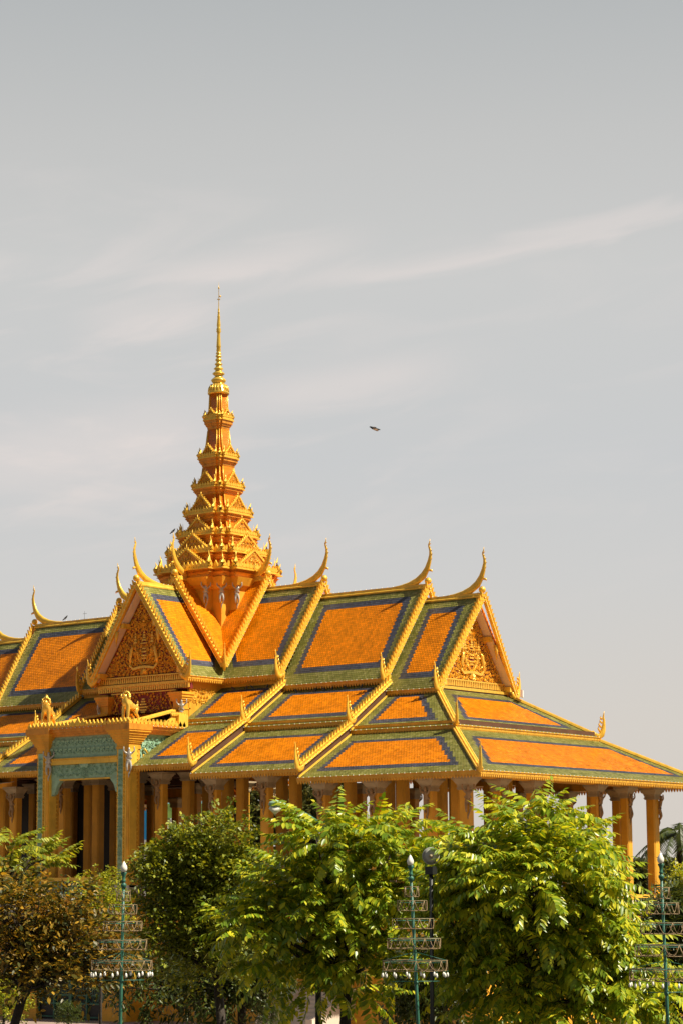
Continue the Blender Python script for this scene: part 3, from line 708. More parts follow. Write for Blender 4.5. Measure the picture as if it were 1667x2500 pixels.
for i in range(9): antefix(mb, (2.9, -6.35 + i * .1, 11.72), (0, 1, 0), (1, 0, 0), .14)
pv(mb, 'portico_side_crest', 'yellow_trim')
# entablature panels: front and right side
ent = MB(); ent.box((0, -8.6, 10.36), (4.1, .3, 1.0)); ent.box((0, -8.6, 9.34), (4.1, .24, .62)); ent.box((2.5, -7.0, 10.3), (.2, 2.4, 1.15)); ent.box((-2.5, -7.0, 10.3), (.2, 2.4, 1.15))
for sx in (1, -1): ent.prism([(0, 0), (.62, 0), (.5, -.16), (.36, -.3), (.24, -.62), (0, -.75)], (V(-sx * 2.05, -8.6, 9.05), V(sx, 0, 0), V(0, 0, 1), V(0, -sx, 0)), -.1, .1)
fr = (V(0, -8.755, 9.9), V(1, 0, 0), V(0, 0, 1), V(0, -1, 0))
for row in range(2):
    for i in range(14):
        u = -1.92 + i * .28 + (.07 if row else -.05); v = .25 + row * .36
        spiral(ent, fr, u, v, .13, 0 if i % 2 else pi, 1 if i % 2 else -1, 0)
        for j in range(3): leafb(ent, fr, u, v + .1, .18, pi / 2 + (j - 1) * .6, .01)
fr = (V(0, -8.725, 9.07), V(1, 0, 0), V(0, 0, 1), V(0, -1, 0))
carve(ent, fr, lambda u, v, r: abs(u) < 1.98 - r and r * .6 < v < .58 - r * .5, (0, 2, 0, .6), .17, 31)
fr = (V(2.605, -7.0, 9.8), V(0, 1, 0), V(0, 0, 1), V(1, 0, 0))
carve(ent, fr, lambda u, v, r: abs(u) < 1.1 and r < v < 1.05 - r, (0, 1.1, 0, 1), .18, 33)
for j in range(5): leafb(ent, (V(0, -8.73, 9.5), V(1, 0, 0), V(0, 0, 1), V(0, -1, 0)), 0, .0, .34, pi / 2 + (j - 2) * .5, .03)
pv(ent, 'entablature_panel', 'mint')
bm_ = MB(); bm_.box((0, -8.62, 9.76), (4.1, .4, .2)); bm_.box((0, -8.62, 9.9), (4.1, .46, .07)); bm_.box((0, -8.6, 9.04 - .03), (3.0, .3, .06))
for i in range(34): bm_.bead((-2 + i * 4 / 33, -8.86, 9.9), .035)
pv(bm_, 'entablature_beam', 'yellow_trim')
mb = MB(); mb.box((0, -6.3, 10.2), (4.6, 4.4, .08)); mb.box((0, -6.9, 9.7), (4.4, .3, .6)); pv(mb, 'portico_ceiling', 'ceiling_wood')
# carved frieze between two stub pilasters under the front gable
mb = MB(); mb.box((0, -4.9, 12.45), (3.9, .2, 1.05)); fz = pv(mb, 'frieze', 'maroon')
mb = MB(); fr = (V(0, -5.0, 11.95), V(1, 0, 0), V(0, 0, 1), V(0, -1, 0))
carve(mb, fr, lambda u, v, r: abs(u) < 1.95 - r * .6 and r * .6 < v < 1.0 - r * .5, (0, 1.95, 0, 1), .15, 41, avoid=lambda u, v: u < .26 and v < .8)
for v, wd in ((.1, .12), (.2, .2), (.32, .26), (.45, .18), (.57, .12), (.68, .07)): mb.prism([(-wd, v), (wd, v), (wd * 1.1, v + .07), (-wd * 1.1, v + .07)], fr, 0, .07)
for sg in (1, -1): mb.tube([fr[0] + V(sg * 1.85, -.03, .05), fr[0] + V(sg * 1.6, -.06, .5), fr[0] + V(sg * 1.85, -.05, .95)], [.03, .04, .03], 5)
for v0 in (-.02, 1.0): mb.prism([(-1.95, v0), (1.95, v0), (1.95, v0 + .05), (-1.95, v0 + .05)], fr, -.02, .06)
pv(mb, 'relief', 'relief_gold', fz)
for sx in (1, -1):
    mb = MB(); mb.box((sx * 2.22, -5.0, 12.1), (.52, .52, 1.5))
    for z, w_, hh in ((12.1, .58, .07), (12.45, .62, .08), (12.53, .70, .1), (12.63, .78, .12), (12.75, .86, .1)): mb.box((sx * 2.22, -5.0, z + hh / 2), (w_, w_, hh))
    p = pv(mb, 'gable_pilaster', 'ochre')
    figure(p, (sx * 2.22 + .22 * sx, -5.24, 11.4 + Z0), -pi / 4 if sx > 0 else -3 * pi / 4, FIG, .85)
mb = MB(); mb.box((-2.45, -3.7, 12.5), (.12, 2.2, 1.9)); pv(mb, 'gable_side_wall', 'ochre')
mb = MB(); mb.box((2.45, -3.7, 12.5), (.12, 2.2, 1.9))
carve(mb, (V(2.515, -3.9, 12.4), V(0, 1, 0), V(0, 0, 1), V(1, 0, 0)), lambda u, v, r: abs(u) < .7 and r * .6 < v < .55, (0, .7, 0, .6), .18, 44, 1)
pv(mb, 'gable_side_wall', ['ochre', 'gold'])
tiles('roof_slope', [V(-2.9, -8.9, 11.3), V(2.9, -8.9, 11.3), V(2.1, -5.1, 12.05), V(-2.1, -5.1, 12.05)], (0, 0), mode='orange')
for sx in (1, -1): hip(V(sx * 2.1, -5.1, 12.1), V(sx * 2.9, -8.9, 11.33))

# --- balustrades (rail and turned balusters)
BAL = MB(); BAL.lathe([(0, .06), (.06, .06), (.08, .035), (.18, .062), (.26, .065), (.38, .035), (.46, .03), (.5, .05), (.56, .055)], (0, 0, 0), 8)
BALM = BAL.mesh('baluster', ['mint'])
def balustrade(a, b, z, cap=12):
    a, b = Vector(a), Vector(b); L = (b - a).length; U = (b - a) / L; mb = MB(); ang = atan2(U.y, U.x); c = (a + b) / 2
    mb.box((c.x, c.y, z + .74), (L, .22, .14), 0, ang); mb.box((c.x, c.y, z + .05), (L, .2, .12), 0, ang)
    o = pv(mb, 'balustrade', 'yellow_trim')
    k = int(L / .21)
    for i in range(k):
        p = a + U * (L * (i + .5) / k); q = bpy.data.objects.new('baluster', BALM); COL.objects.link(q); q.parent = o; q.location = (p.x, p.y, z + .11 + Z0)
xs = (2.9, 5.95, 8.78, 11.76, 14.43, 17.07, 18.8); ys = (-7, -4.8, -2.4, 2.4, 4.8, 7)
for i in range(6): balustrade((xs[i] + .3, -7.1, 0), (xs[i + 1] - .3, -7.1, 0), FLOOR)
for i in range(5): balustrade((18.9, ys[i] + .3, 0), (18.9, ys[i + 1] - .3, 0), FLOOR)
balustrade((-2.0, -8.75, 0), (2.0, -8.75, 0), 4.0)
balustrade((-5.6, -7.1, 0), (-3.2, -7.1, 0), FLOOR)

# --- podium
pod = MB(); pod.box((0, 0, 1.0), (39.4, 15.2, 4.1), 0); pod.box((0, -8.3, 1.4), (6.2, 2.0, 5.15), 0)
pv(pod, 'podium', 'ochre')
pc = MB()
for z, e, hh in ((2.62, .06, .1), (2.72, .16, .12), (2.84, .26, .14), (2.98, .34, .17)): pc.box((0, 0, z + hh / 2), (39.4 + 2 * e, 15.2 + 2 * e, hh))
for z, e, hh in ((3.5, .06, .1), (3.6, .14, .12), (3.72, .22, .27)): pc.box((0, -8.3, z + hh / 2), (6.2 + 2 * e, 2.0 + 2 * e, hh))
for z, e, hh in ((-1.12, .62, .3), (-.82, .54, .12), (-.7, .44, .22), (-.48, .5, .1), (-.38, .34, .16), (-.22, .22, .12), (-.1, .1, .1)):
    pc.box((0, 0, z + hh / 2), (39.4 + 2 * e, 15.2 + 2 * e, hh))
    for sx in (1, -1): pc.box((sx * 2.62, -8.36, z + hh / 2), (.96 + e, 1.9 + e, hh))
pv(pc, 'podium_moulding', 'ochre')
mb = MB(); mb.box((0, 0, FLOOR - .012), (38.8, 14.6, .04)); mb.box((0, -8.2, 3.995), (5.6, 2, .03)); pv(mb, 'floor', 'ceiling_wood')
fp = MB()
for i in range(26): fp.box((3.6 + i * .62, -7.63, 2.35), (.5, .05, .36))
fp.box((11.5, -7.62, 2.35), (16.4, .03, .46)); pv(fp, 'podium_frieze', 'mint')
def window(x):
    mb = MB(); mb.box((x, -7.61, .95), (1.0, .06, 1.9)); w_ = pv(mb, 'window', 'window_dark')
    mb = MB(); mb.box((x, -7.66, 1.95), (1.3, .16, .14)); mb.box((x, -7.66, -.02), (1.3, .18, .1))
    for s_ in (-1, 1): mb.box((x + s_ * .56, -7.65, .95), (.12, .12, 1.86))
    pv(mb, 'window_frame', 'yellow_trim', w_)
    for s_ in (-1, 1):
        mb = MB(); mb.box((x + s_ * .26, -7.655, .96), (.46, .05, 1.8))
        for i in range(14): mb.box((x + s_ * .26, -7.69, .2 + i * .12), (.36, .03, .05))
        pv(mb, 'shutter', 'mint', w_)
    mb = MB(); mb.box((x, -7.68, 2.09), (1.2, .1, .1)); pv(mb, 'window_hood', 'pale_stone', w_)
for x in (4.6, 7.4, 10.3, 13.1, 15.8, 18.2): window(x)
for x in (5.95, 8.78, 11.76, 14.43, 17.07):
    mb = MB(); mb.box((x, -7.7, 1.2), (.6, .16, 2.8)); mb.box((x, -7.74, 2.5), (.8, .26, .2)); pv(mb, 'podium_pilaster', 'yellow_trim')
mb = MB()
for i in range(9): mb.box((12.6, -8.1 - i * .26, -1.12 + (9 - i) * .15 / 2), (2.2, .26, (9 - i) * .15))
for sx in (-1, 1): mb.prism([(-7.9, -1.12), (-10.6, -1.12), (-10.6, -.7), (-7.9, .4)], (V(0, 0, 0), V(0, 1, 0), V(0, 0, 1), V(1, 0, 0)), 12.6 + sx * 1.25 - .16, 12.6 + sx * 1.25 + .16)
pv(mb, 'stair', 'soffit')
# iron gates in the porch podium
gt = MB(); gt.box((0, -9.32, .3), (3.86, .06, 2.9)); pv(gt, 'gateway', 'dark_panel')
for sx in (-1, 1):
    mb = MB(); xc = sx * .96
    for u in (-.92, 0, .92): mb.box((xc + u, -9.42, .3), (.07, .07, 2.8))
    for z in (-1.0, -.45, -.1, 1.7): mb.box((xc, -9.42, z), (1.86, .05, .06))
    for i in range(14): mb.box((xc - .84 + i * .13, -9.42, .8), (.025, .025, 1.8))
    for i in range(7): mb.tube([V(xc - .78 + i * .26 + .11 * cos(t * pi / 5), -9.42, -.28 + .14 * sin(t * pi / 5)) for t in range(11)], .018, 4)
    pv(mb, 'gate', 'iron_green')
# carved throne frame deep inside the hall
mb = MB(); mb.prism([(-.5, 0), (.5, 0), (.5, .9), (.3, 1.3), (0, 2.0), (-.3, 1.3), (-.5, .9)], (V(1.6, -1.0, FLOOR + 1.4), V(1, 0, 0), V(0, 0, 1), V(0, -1, 0)), 0, .2)
mb.box((1.6, -.9, FLOOR + .7), (1.5, .9, 1.4)); pv(mb, 'throne', 'relief_gold')
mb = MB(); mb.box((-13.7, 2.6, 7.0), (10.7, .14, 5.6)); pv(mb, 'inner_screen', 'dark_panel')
# small fittings
mb = MB(); mb.box((15.0, 2.7, 12.55), (.1, .5, .3), 0, .5); pv(mb, 'floodlight', 'white_paint')
for (x, y, z) in ((12.9, -5.2, 10.3), (14.9, -5.15, 10.28), (17.35, 0.2, 10.25), (17.35, 3.2, 10.25)):
    mb = MB(); mb.box((x, y, z), (.22, .22, .07)); mb.tube([(x, y, z), (x, y, z - .25)], .02, 5); pv(mb, 'spotlight', 'yellow_trim')
mb = MB(); mb.tube([(-8.6, 0, AS[2]), (-8.6, 0, AS[2] + .5)], .009, 4); mb.tube([(-8.72, 0, AS[2] + .38), (-8.45, 0, AS[2] + .38)], .007, 4); pv(mb, 'lightning_rod', 'dark_metal')

# --- spire
def plan(s, ar=.63, cr_=.87):
    a, c = s * ar, s * cr_; q = [(s, -a), (s, a), (c, a), (c, c), (a, c)]; P = []
    for k in range(4):
        for x, y in q: P.append((x * cos(k * pi / 2) - y * sin(k * pi / 2), x * sin(k * pi / 2) + y * cos(k * pi / 2)))
    return P
def loft(mb, prof, mi=0, ar=.63, cr_=.87):
    vs = []; n = 20
    for z, s_ in prof: vs += [(x, y, z) for x, y in plan(s_, ar, cr_)]
    fs = [(i * n + j, i * n + (j + 1) % n, (i + 1) * n + (j + 1) % n, (i + 1) * n + j) for i in range(len(prof) - 1) for j in range(n)]
    fs += [tuple(range(n))[::-1], tuple(range((len(prof) - 1) * n, len(prof) * n))]
    mb.add(vs, fs, mi)
TI = [ # cornice bottom z, top z, s cornice, body foot s, body top z, body top s, pediment height
 (18.36, 18.82, 2.45, 2.12, 19.20, 1.78, .86), (19.24, 19.64, 2.02, 1.72, 20.04, 1.38, .78), (20.08, 20.55, 1.62, 1.36, 21.08, 1.08, .66),
 (21.12, 21.60, 1.35, 1.08, 22.42, .80, .74), (22.46, 22.86, 1.03, .74, 23.80, .60, .62), (23.84, 24.32, .81, .57, 25.60, .41, .45), (25.64, 26.18, .60, .395, 27.36, .345, .34)]
mb = MB(); loft(mb, [(14.5, 2.02), (18.0, 2.02)], 0, .5, .78); loft(mb, [(17.85, 2.06), (17.98, 2.12), (18.0, 2.2), (18.36, 2.36)], 0, .56, .82); neck = pv(mb, 'spire_neck', 'ochre')
for (x, y, a) in ((1.58, -1.58, -pi / 4), (1.01, -2.02, -pi / 4), (2.02, -1.01, -pi / 4), (-1.58, -1.58, -3 * pi / 4), (1.58, 1.58, pi / 4), (2.02, 1.01, pi / 4), (-1.01, -2.02, -3 * pi / 4)):
    figure(neck, (x, y, 17.05 + Z0), a, FIG, .82)
for ti, (zb, zt, sc_, sf, zbt, st, ph) in enumerate(TI):
    mb = MB(); hh = zt - zb; prev = TI[ti - 1][5] if ti else 2.1
    loft(mb, [(zb - .02, prev * 1.01), (zb + hh * .08, prev * 1.05), (zb + hh * .22, prev * 1.05), (zb + hh * .24, lerp(prev, sc_, .35)), (zb + hh * .42, lerp(prev, sc_, .5)), (zb + hh * .44, lerp(prev, sc_, .7)), (zb + hh * .6, sc_ * .91), (zb + hh * .74, sc_ * .94)], 1)  # undersides: shade put into the colour, darker than the gold edge
    loft(mb, [(zb + hh * .74, sc_), (zb + hh * .86, sc_), (zb + hh * .88, sc_ * .97), (zt, sc_ * .97)], 0)
    tier = pv(mb, 'spire_tier', ['gold', 'cornice_orange'])
    b = MB(); mid = lerp(zt, zbt, .5); cv = lerp(sf, st, .62)
    loft(b, [(zt - .01, sf), (mid, cv), (zbt + .05, st)], 0)
    pv(b, 'tiled_body', 'spire_tile', tier)
    rb = MB()      # gold ribs on the body corners
    P0, P1, P2 = plan(sf * 1.01), plan(cv * 1.01), plan(st * 1.01)
    for j in range(20):
        if j % 5 in (2, 4): continue
        rb.tube([(*P0[j], zt), (*P1[j], mid), (*P2[j], zbt)], .026 if j % 5 != 3 else .016, 5)
    # antefix crest along the cornice edge
    s9 = sc_ * .97; P = plan(s9); ah = .08 + .06 * sc_
    for j in range(20):
        p, q = Vector((*P[j], zt)), Vector((*P[(j + 1) % 20], zt)); L = (q - p).length; U = (q - p) / L; Nn = V(U.y, -U.x, 0)
        k = max(1, int(L / (ah * 1.0)))
        for i in range(k): antefix(rb, p + U * (L * (i + .5) / k) - Nn * .03, U, Nn, ah)
    for j in range(20):
        if j % 5 in (0, 1, 3):
            p = Vector((*P[j], zt)); rad_ = V(p.x, p.y, 0).normalized(); hgt = (.24 + .16 * sc_) * (1.15 if j % 5 != 3 else .8)
            rb.tube([p - rad_ * .06, p - rad_ * .02 + V(0, 0, hgt * .3), p - rad_ * .06 + V(0, 0, hgt * .65), p + rad_ * .0 + V(0, 0, hgt)], [.07 + .02 * sc_, .085 + .02 * sc_, .05, .004], 5)
            if j % 5 == 3: rb.tube([p - rad_ * .3, p - rad_ * .28 + V(0, 0, hgt * 1.5)], [.03, .004], 4)
    pv(rb, 'crest', 'gold', tier)
    for k in range(4):     # gablets
        d = V(round(cos(k * pi / 2)), round(sin(k * pi / 2)), 0); sd = V(-d.y, d.x, 0); hw = sc_ * .50
        g_ = MB(); fr = (d * (sc_ * .90) + V(0, 0, zt), sd, V(0, 0, 1), d)
        g_.prism([(-hw, 0), (hw, 0), (0, ph)], fr, -(sc_ * .9 - st * .9), 0, 1)
        for sg in (-1, 1):
            U2 = V(*(sd * (-sg * hw) + V(0, 0, ph))).normalized(); Ls = sqrt(hw * hw + ph * ph)
            fr2 = (fr[0] + sd * (sg * hw), U2, d.cross(U2) * (1 if (d.cross(U2)).z > 0 else -1), d)
            g_.prism([(-.05, 0), (Ls, 0), (Ls, .035 + .018 * sc_), (-.05, .035 + .018 * sc_)], fr2, -.12, .05, 0)
            kk = max(3, int(Ls / .13))
            for i in range(kk): u = Ls * (i + .5) / kk; g_.prism([(u - .03, .035), (u + .04, .035), (u + .04, .10 + .025 * sc_)], fr2, -.03, .03, 0)
        g_.tube([fr[0] + V(0, 0, ph), fr[0] + V(0, 0, ph + .1 + .09 * sc_)], [.05, .004], 5)
        inn = lambda u, v, r: v > r * .5 and (hw - abs(u)) * ph / hw - v > r * 1.1
        if sc_ > .7 and (k in (0, 3)): carve(g_, fr, inn, (-hw, hw, 0, ph), max(.10, .085 * sc_), 60 + ti, 0)
        elif k in (0, 3):
            for j in range(5): leafb(g_, fr, 0, ph * .2, ph * .5, pi / 2 + (j - 2) * .6, .01, 0)
        pv(g_, 'gablet', ['gold', 'cornice_orange'], tier)
mb = MB()
Pf = [(27.34, .50), (27.40, .52), (27.46, .49), (27.72, .42), (27.80, .36), (27.83, .27), (27.87, .27), (27.93, .31), (28.0, .36), (28.05, .35), (28.12, .27), (28.20, .17), (28.27, .22), (28.33, .30), (28.37, .28), (28.45, .17), (28.5, .15), (28.57, .235), (28.60, .22), (28.68, .13), (28.74, .13), (28.79, .19), (28.82, .18), (28.88, .11), (28.95, .11), (29.0, .165), (29.03, .155), (29.08, .10), (29.13, .1), (29.18, .155), (29.21, .14), (29.27, .09), (29.31, .135), (29.35, .12), (29.41, .085), (29.46, .115), (29.6, .09), (29.64, .12), (29.7, .105), (30.26, .075), (30.33, .08), (30.4, .125), (30.45, .09), (30.5, .12), (30.56, .075), (30.7, .095), (30.75, .09), (31.06, .06), (31.1, .075), (31.15, .055), (31.3, .045), (31.33, .055), (31.36, .035), (31.48, .04), (31.52, .02), (31.95, .015), (32.45, .012), (32.48, .035), (32.54, .03), (32.58, .008), (32.8, .003)]
mb.lathe(Pf, (0, 0, 0), 16)
for i in range(20): a = 2 * pi * i / 20; mb.tube([(.46 * cos(a), .46 * sin(a), 27.44), (.45 * cos(a), .45 * sin(a), 27.62), (.37 * cos(a), .37 * sin(a), 27.8)], [.05, .045, .02], 5)
mb.tube([(-.09, 0, 31.96), (.09, 0, 31.96)], .015, 4); mb.tube([(0, -.09, 31.96), (0, .09, 31.96)], .015, 4); mb.ball((.06, .03, 32.1), .05, 6, 4)
pv(mb, 'spire_pinnacle', 'gold_leaf')

# ------------------------------------------------------------------ lion statues on the portico roof
LION = skin_mesh('lion_statue', [(-.30, 0, .60), (-.05, 0, .66), (.18, 0, .76), (.26, 0, .98), (.30, 0, 1.14), (.45, 0, 1.10),
      (.20, .15, .66), (.24, .16, .36), (.25, .16, .09), (.36, .17, .05), (.20, -.15, .66), (.24, -.16, .36), (.25, -.16, .09), (.36, -.17, .05),
      (-.30, .14, .52), (-.20, .18, .34), (-.38, .17, .2), (-.36, .17, .07), (-.25, .18, .05), (-.30, -.14, .52), (-.20, -.18, .34), (-.38, -.17, .2), (-.36, -.17, .07), (-.25, -.18, .05),
      (-.47, 0, .72), (-.5, 0, .95)],
      [(0, 1), (1, 2), (2, 3), (3, 4), (4, 5), (2, 6), (6, 7), (7, 8), (8, 9), (2, 10), (10, 11), (11, 12), (12, 13), (0, 14), (14, 15), (15, 16), (16, 17), (17, 18), (0, 19), (19, 20), (20, 21), (21, 22), (22, 23), (0, 24), (24, 25)],
      [.20, .19, .22, .17, .17, .095, .11, .08, .07, .075, .11, .08, .07, .075, .15, .10, .065, .06, .07, .15, .10, .065, .06, .07, .05, .025], 'gold_leaf', 2)
for x, y, rz, lab, crest in ((2.45, -8.55, -pi / 2 - .1, 'gilded guardian lion with round curly mane on the portico corner nearest the spire', 0), (-2.45, -8.55, -pi / 2 + .35, 'gilded guardian lion with pointed crest on the far left portico corner', 1)):
    o = bpy.data.objects.new('lion_statue', LION); COL.objects.link(o); o.location = (x, y, 11.40 + Z0); o.scale = (.92,) * 3; o.rotation_euler = (0, 0, rz); tag(o, lab, 'statue', 'gilded lions on the portico roof')
    mb = MB()
    for i in range(16):
        a = 2 * pi * i / 16; mb.ball((.22 - .02 * (i % 2), .19 * sin(a), 1.15 + .19 * cos(a)), .055, 6, 4)
        mb.ball((.13, .17 * sin(a + .2), 1.12 + .17 * cos(a + .2)), .06, 6, 4)
    if crest: mb.tube([(.2, 0, 1.28), (.14, 0, 1.42), (.2, 0, 1.52)], [.12, .08, .005], 6)
    else: mb.tube([(.22, 0, 1.28), (.2, 0, 1.38)], [.11, .04], 6)
    for s_ in (-1, 1): mb.ball((.43, .075 * s_, 1.2), .035, 6, 4); mb.tube([(.26, .15 * s_, 1.22), (.2, .22 * s_, 1.32)], [.05, .01], 5)
    mb.ball((.53, 0, 1.13), .045, 6, 4); mb.box((.5, 0, 1.05), (.1, .14, .03))
    mb.build('mane', 'gold_leaf', o)
    mb = MB(); mb.box((0, 0, -.035), (1.05, .62, .07)); mb.box((0, 0, -.12), (1.15, .72, .1)); mb.build('plinth', 'yellow_trim', o)

# ------------------------------------------------------------------ vegetation
def np_mesh(name, verts, faces_tri, mats, mi=None):
    me = bpy.data.meshes.new(name); nv, nf = len(verts), len(faces_tri)
    me.vertices.add(nv); me.vertices.foreach_set('co', np.asarray(verts, np.float32).ravel())
    me.loops.add(nf * 3); me.polygons.add(nf)
    me.loops.foreach_set('vertex_index', np.asarray(faces_tri, np.int32).ravel())
    me.polygons.foreach_set('loop_start', np.arange(nf, dtype=np.int32) * 3); me.polygons.foreach_set('loop_total', np.full(nf, 3, np.int32))
    for m in mats: me.materials.append(M[m])
    if mi is not None: me.polygons.foreach_set('material_index', np.asarray(mi, np.int32))
    me.update(calc_edges=True); me.validate(); return me
def leaflet(p, d, n, L, wd, fold=.25):
    s = d.cross(n).normalized(); m = p + d * (L * .45) - n * (L * wd * fold)
    t = p + d * L - n * (L * .12)
    return [p, p + d * L * .22 + s * L * wd * .8, p + d * L * .6 + s * L * wd, t, p + d * L * .6 - s * L * wd, p + d * L * .22 - s * L * wd * .8, m], [(0, 6, 1), (1, 6, 2), (2, 6, 3), (3, 6, 4), (4, 6, 5), (5, 6, 0)]
def twig_pinnate(rg, L=.75, pairs=10, ll=.19):
    vs, fs = [], []; droop = rg.uniform(.5, 1.15); bend = rg.uniform(-.3, .3)
    def pos(t): return V(L * t * (1 - .12 * t * droop), bend * L * t * t * .4, -droop * L * .42 * t * t)
    for i in range(pairs):
        t = .12 + .88 * i / (pairs - 1); p = pos(t); tn = (pos(min(1, t + .05)) - pos(t - .05)).normalized()
        sd = tn.cross(V(0, 0, 1)).normalized(); up = sd.cross(tn)
        for sg in (-1, 1):
            f = .62 + .38 * sin(pi * min(1, .25 + t * .75)); fw = .35 + .5 * t
            d = (sd * sg * (1 - .2 * t) + tn * fw * rg.uniform(.7, 1.2) - up * rg.uniform(.3, .8)).normalized()
            n = (up + sd * sg * .3 + V(rg.uniform(-.3, .3), rg.uniform(-.3, .3), 0)).normalized()
            a, b = leaflet(p + V(rg.uniform(-.01, .01), 0, 0), d, n, ll * f * rg.uniform(.8, 1.15), rg.uniform(.16, .21)); k = len(vs); vs += a; fs += [tuple(q + k for q in x) for x in b]
    a, b = leaflet(pos(1), (pos(1) - pos(.9)).normalized(), V(0, 0, 1), ll * .8, .19); k = len(vs); vs += a; fs += [tuple(q + k for q in x) for x in b]
    return np.array([tuple(v) for v in vs]), np.array(fs)
def twig_spray(rg, L=.5, n=16, ll=.085, wd=.3):
    vs, fs = [], []
    for i in range(n):
        t = rg.random(); p = V(L * t, rg.gauss(0, .09) * L, rg.gauss(0, .09) * L - .2 * L * t * t)
        d = V(rg.uniform(-.2, 1), rg.uniform(-1, 1), rg.uniform(-.8, .5)).normalized(); n_ = V(rg.uniform(-.6, .6), rg.uniform(-.6, .6), 1).normalized()
        a, b = leaflet(p, d, n_, ll * rg.uniform(.7, 1.3), wd); k = len(vs); vs += a; fs += [tuple(q + k for q in x) for x in b]
    return np.array([tuple(v) for v in vs]), np.array(fs)
def crown(lobes, templates, count, seed, up=.35, inner=.3, jitter=.5, scale=(.75, 1.2), cut=None):
    """lobes: list of (centre, rx, ry, rz, weight); twigs are scattered through the outer shell of each lobe and point outwards"""
    rg = np.random.RandomState(seed); vs, fs, anchors = [], [], []; base = 0
    wt = np.array([l[4] * (l[1] * l[3]) for l in lobes], float); wt /= wt.sum()
    for _ in range(count):
        li = rg.choice(len(lobes), p=wt); c, rx, ry, rz, _w = lobes[li]
        d = rg.normal(size=3); d /= np.linalg.norm(d)
        if d[2] < -.35 and rg.rand() < .6: d[2] = -d[2]
        rr = 1 - abs(rg.normal(0, .11)) if rg.rand() > inner else rg.uniform(.2, .9)
        p = np.array(c) + d * rr * np.array([rx, ry, rz])
        o = d.copy(); o[2] = o[2] * .45 + up; o += rg.normal(0, jitter * .5, 3); o /= np.linalg.norm(o)
        if o[2] > .8: o[2] = .5; o /= np.linalg.norm(o)
        x = o; z = np.array([0, 0, 1.]) + rg.normal(0, .25, 3); y = np.cross(z, x); y /= np.linalg.norm(y); z = np.cross(x, y)
        tv, tf = templates[rg.randint(len(templates))]; s = rg.uniform(*scale)
        q = (tv * s) @ np.array([x, y, z]) + p
        vs.append(q); fs.append(tf + base); base += len(q); anchors.append(p)
    return np.concatenate(vs), np.concatenate(fs), anchors
def branches(mb, base, tips, rg, r0, fork):
    """trunk to a fork, then limbs that bend to the tips"""
    fork = Vector(fork); base = Vector(base)
    mid = lerp(base, fork, .5) + V(rg.uniform(-.1, .1), rg.uniform(-.1, .1), 0)
    mb.tube([base, mid, fork], [r0, r0 * .82, r0 * .7], 8)
    for t in tips:
        t = Vector(t); m1 = lerp(fork, t, .35) + V(rg.uniform(-.2, .2), rg.uniform(-.2, .2), rg.uniform(0, .25)); m2 = lerp(fork, t, .7) + V(rg.uniform(-.2, .2), rg.uniform(-.2, .2), rg.uniform(0, .2))
        mb.tube([fork, m1, m2, t], [r0 * .45, r0 * .33, r0 * .2, r0 * .06], 6)
rT = random.Random(5)
PIN = [twig_pinnate(rT, rT.uniform(.8, 1.1), rT.choice((9, 10, 11)), rT.uniform(.22, .27)) for _ in range(10)]
SPR = [twig_spray(rT) for _ in range(8)]
SPRW = [twig_spray(rT, .7, 18, .13, .24) for _ in range(8)]
DRY = [twig_spray(rT, .6, 10, .13, .22) for _ in range(6)] + [twig_pinnate(rT, .5, 6, .14) for _ in range(2)]
LONG = [twig_spray(rT, .8, 18, .22, .14) for _ in range(6)]
FARL = [twig_spray(rT, 1.3, 26, .42, .34) for _ in range(6)]
def tree(name, label, cat, D, lobes_px, templates, leaf, count, seed, trunk_px, r0, depth_r=.85, group=None, extra=None, **kw):
    """lobes_px: (x, y, rx, ry, weight) as they stand in the photograph at distance D"""
    k = pxm(D); rg = random.Random(seed); lob = []
    for x, y, rx, ry, wt in lobes_px:
        lob.append((at(x, y, D + rg.uniform(-.5, .5)), rx / k, max(rx, ry) / k * depth_r, ry / k, wt))
    foot = at(trunk_px[0], trunk_px[1], D); foot = V(foot.x, foot.y, 0); fork = at(trunk_px[2], trunk_px[3], D)
    o = empty(name, foot, label, cat, group)
    v, f, an = crown(lob, templates, count, seed, **kw)
    me = np_mesh('crown', v - np.array(foot), f, [leaf]); c = bpy.data.objects.new('crown', me); COL.objects.link(c); c.parent = o
    mb = MB(); tips = [Vector(l[0]) for l in lob] + [Vector(an[rg.randrange(len(an))]) for _ in range(extra or 10)]
    branches(mb, V(0, 0, 0), [t - foot for t in tips], rg, r0, fork - foot)
    mb.build('trunk', 'bark', o); return o
tree('broadleaf_tree', 'dense tree of yellow-green feathery twigs in the middle, before the pavilion', 'tree', 54,
     [(815, 2060, 105, 60, 1.2), (700, 2175, 80, 70, 1), (905, 2140, 105, 90, 1.1), (655, 2245, 60, 65, .8), (800, 2230, 140, 105, 1), (975, 2040, 45, 45, .7), (920, 2260, 90, 90, .8), (720, 2340, 110, 75, .8), (880, 2370, 95, 65, .8), (610, 2300, 45, 60, .6), (790, 2430, 130, 45, .6), (985, 2150, 45, 80, .7)],
     PIN, 'leaf_pinnate', 880, 1, (850, 2500, 845, 2400), .17, extra=14, up=.08, scale=(.75, 1.2), inner=.25)
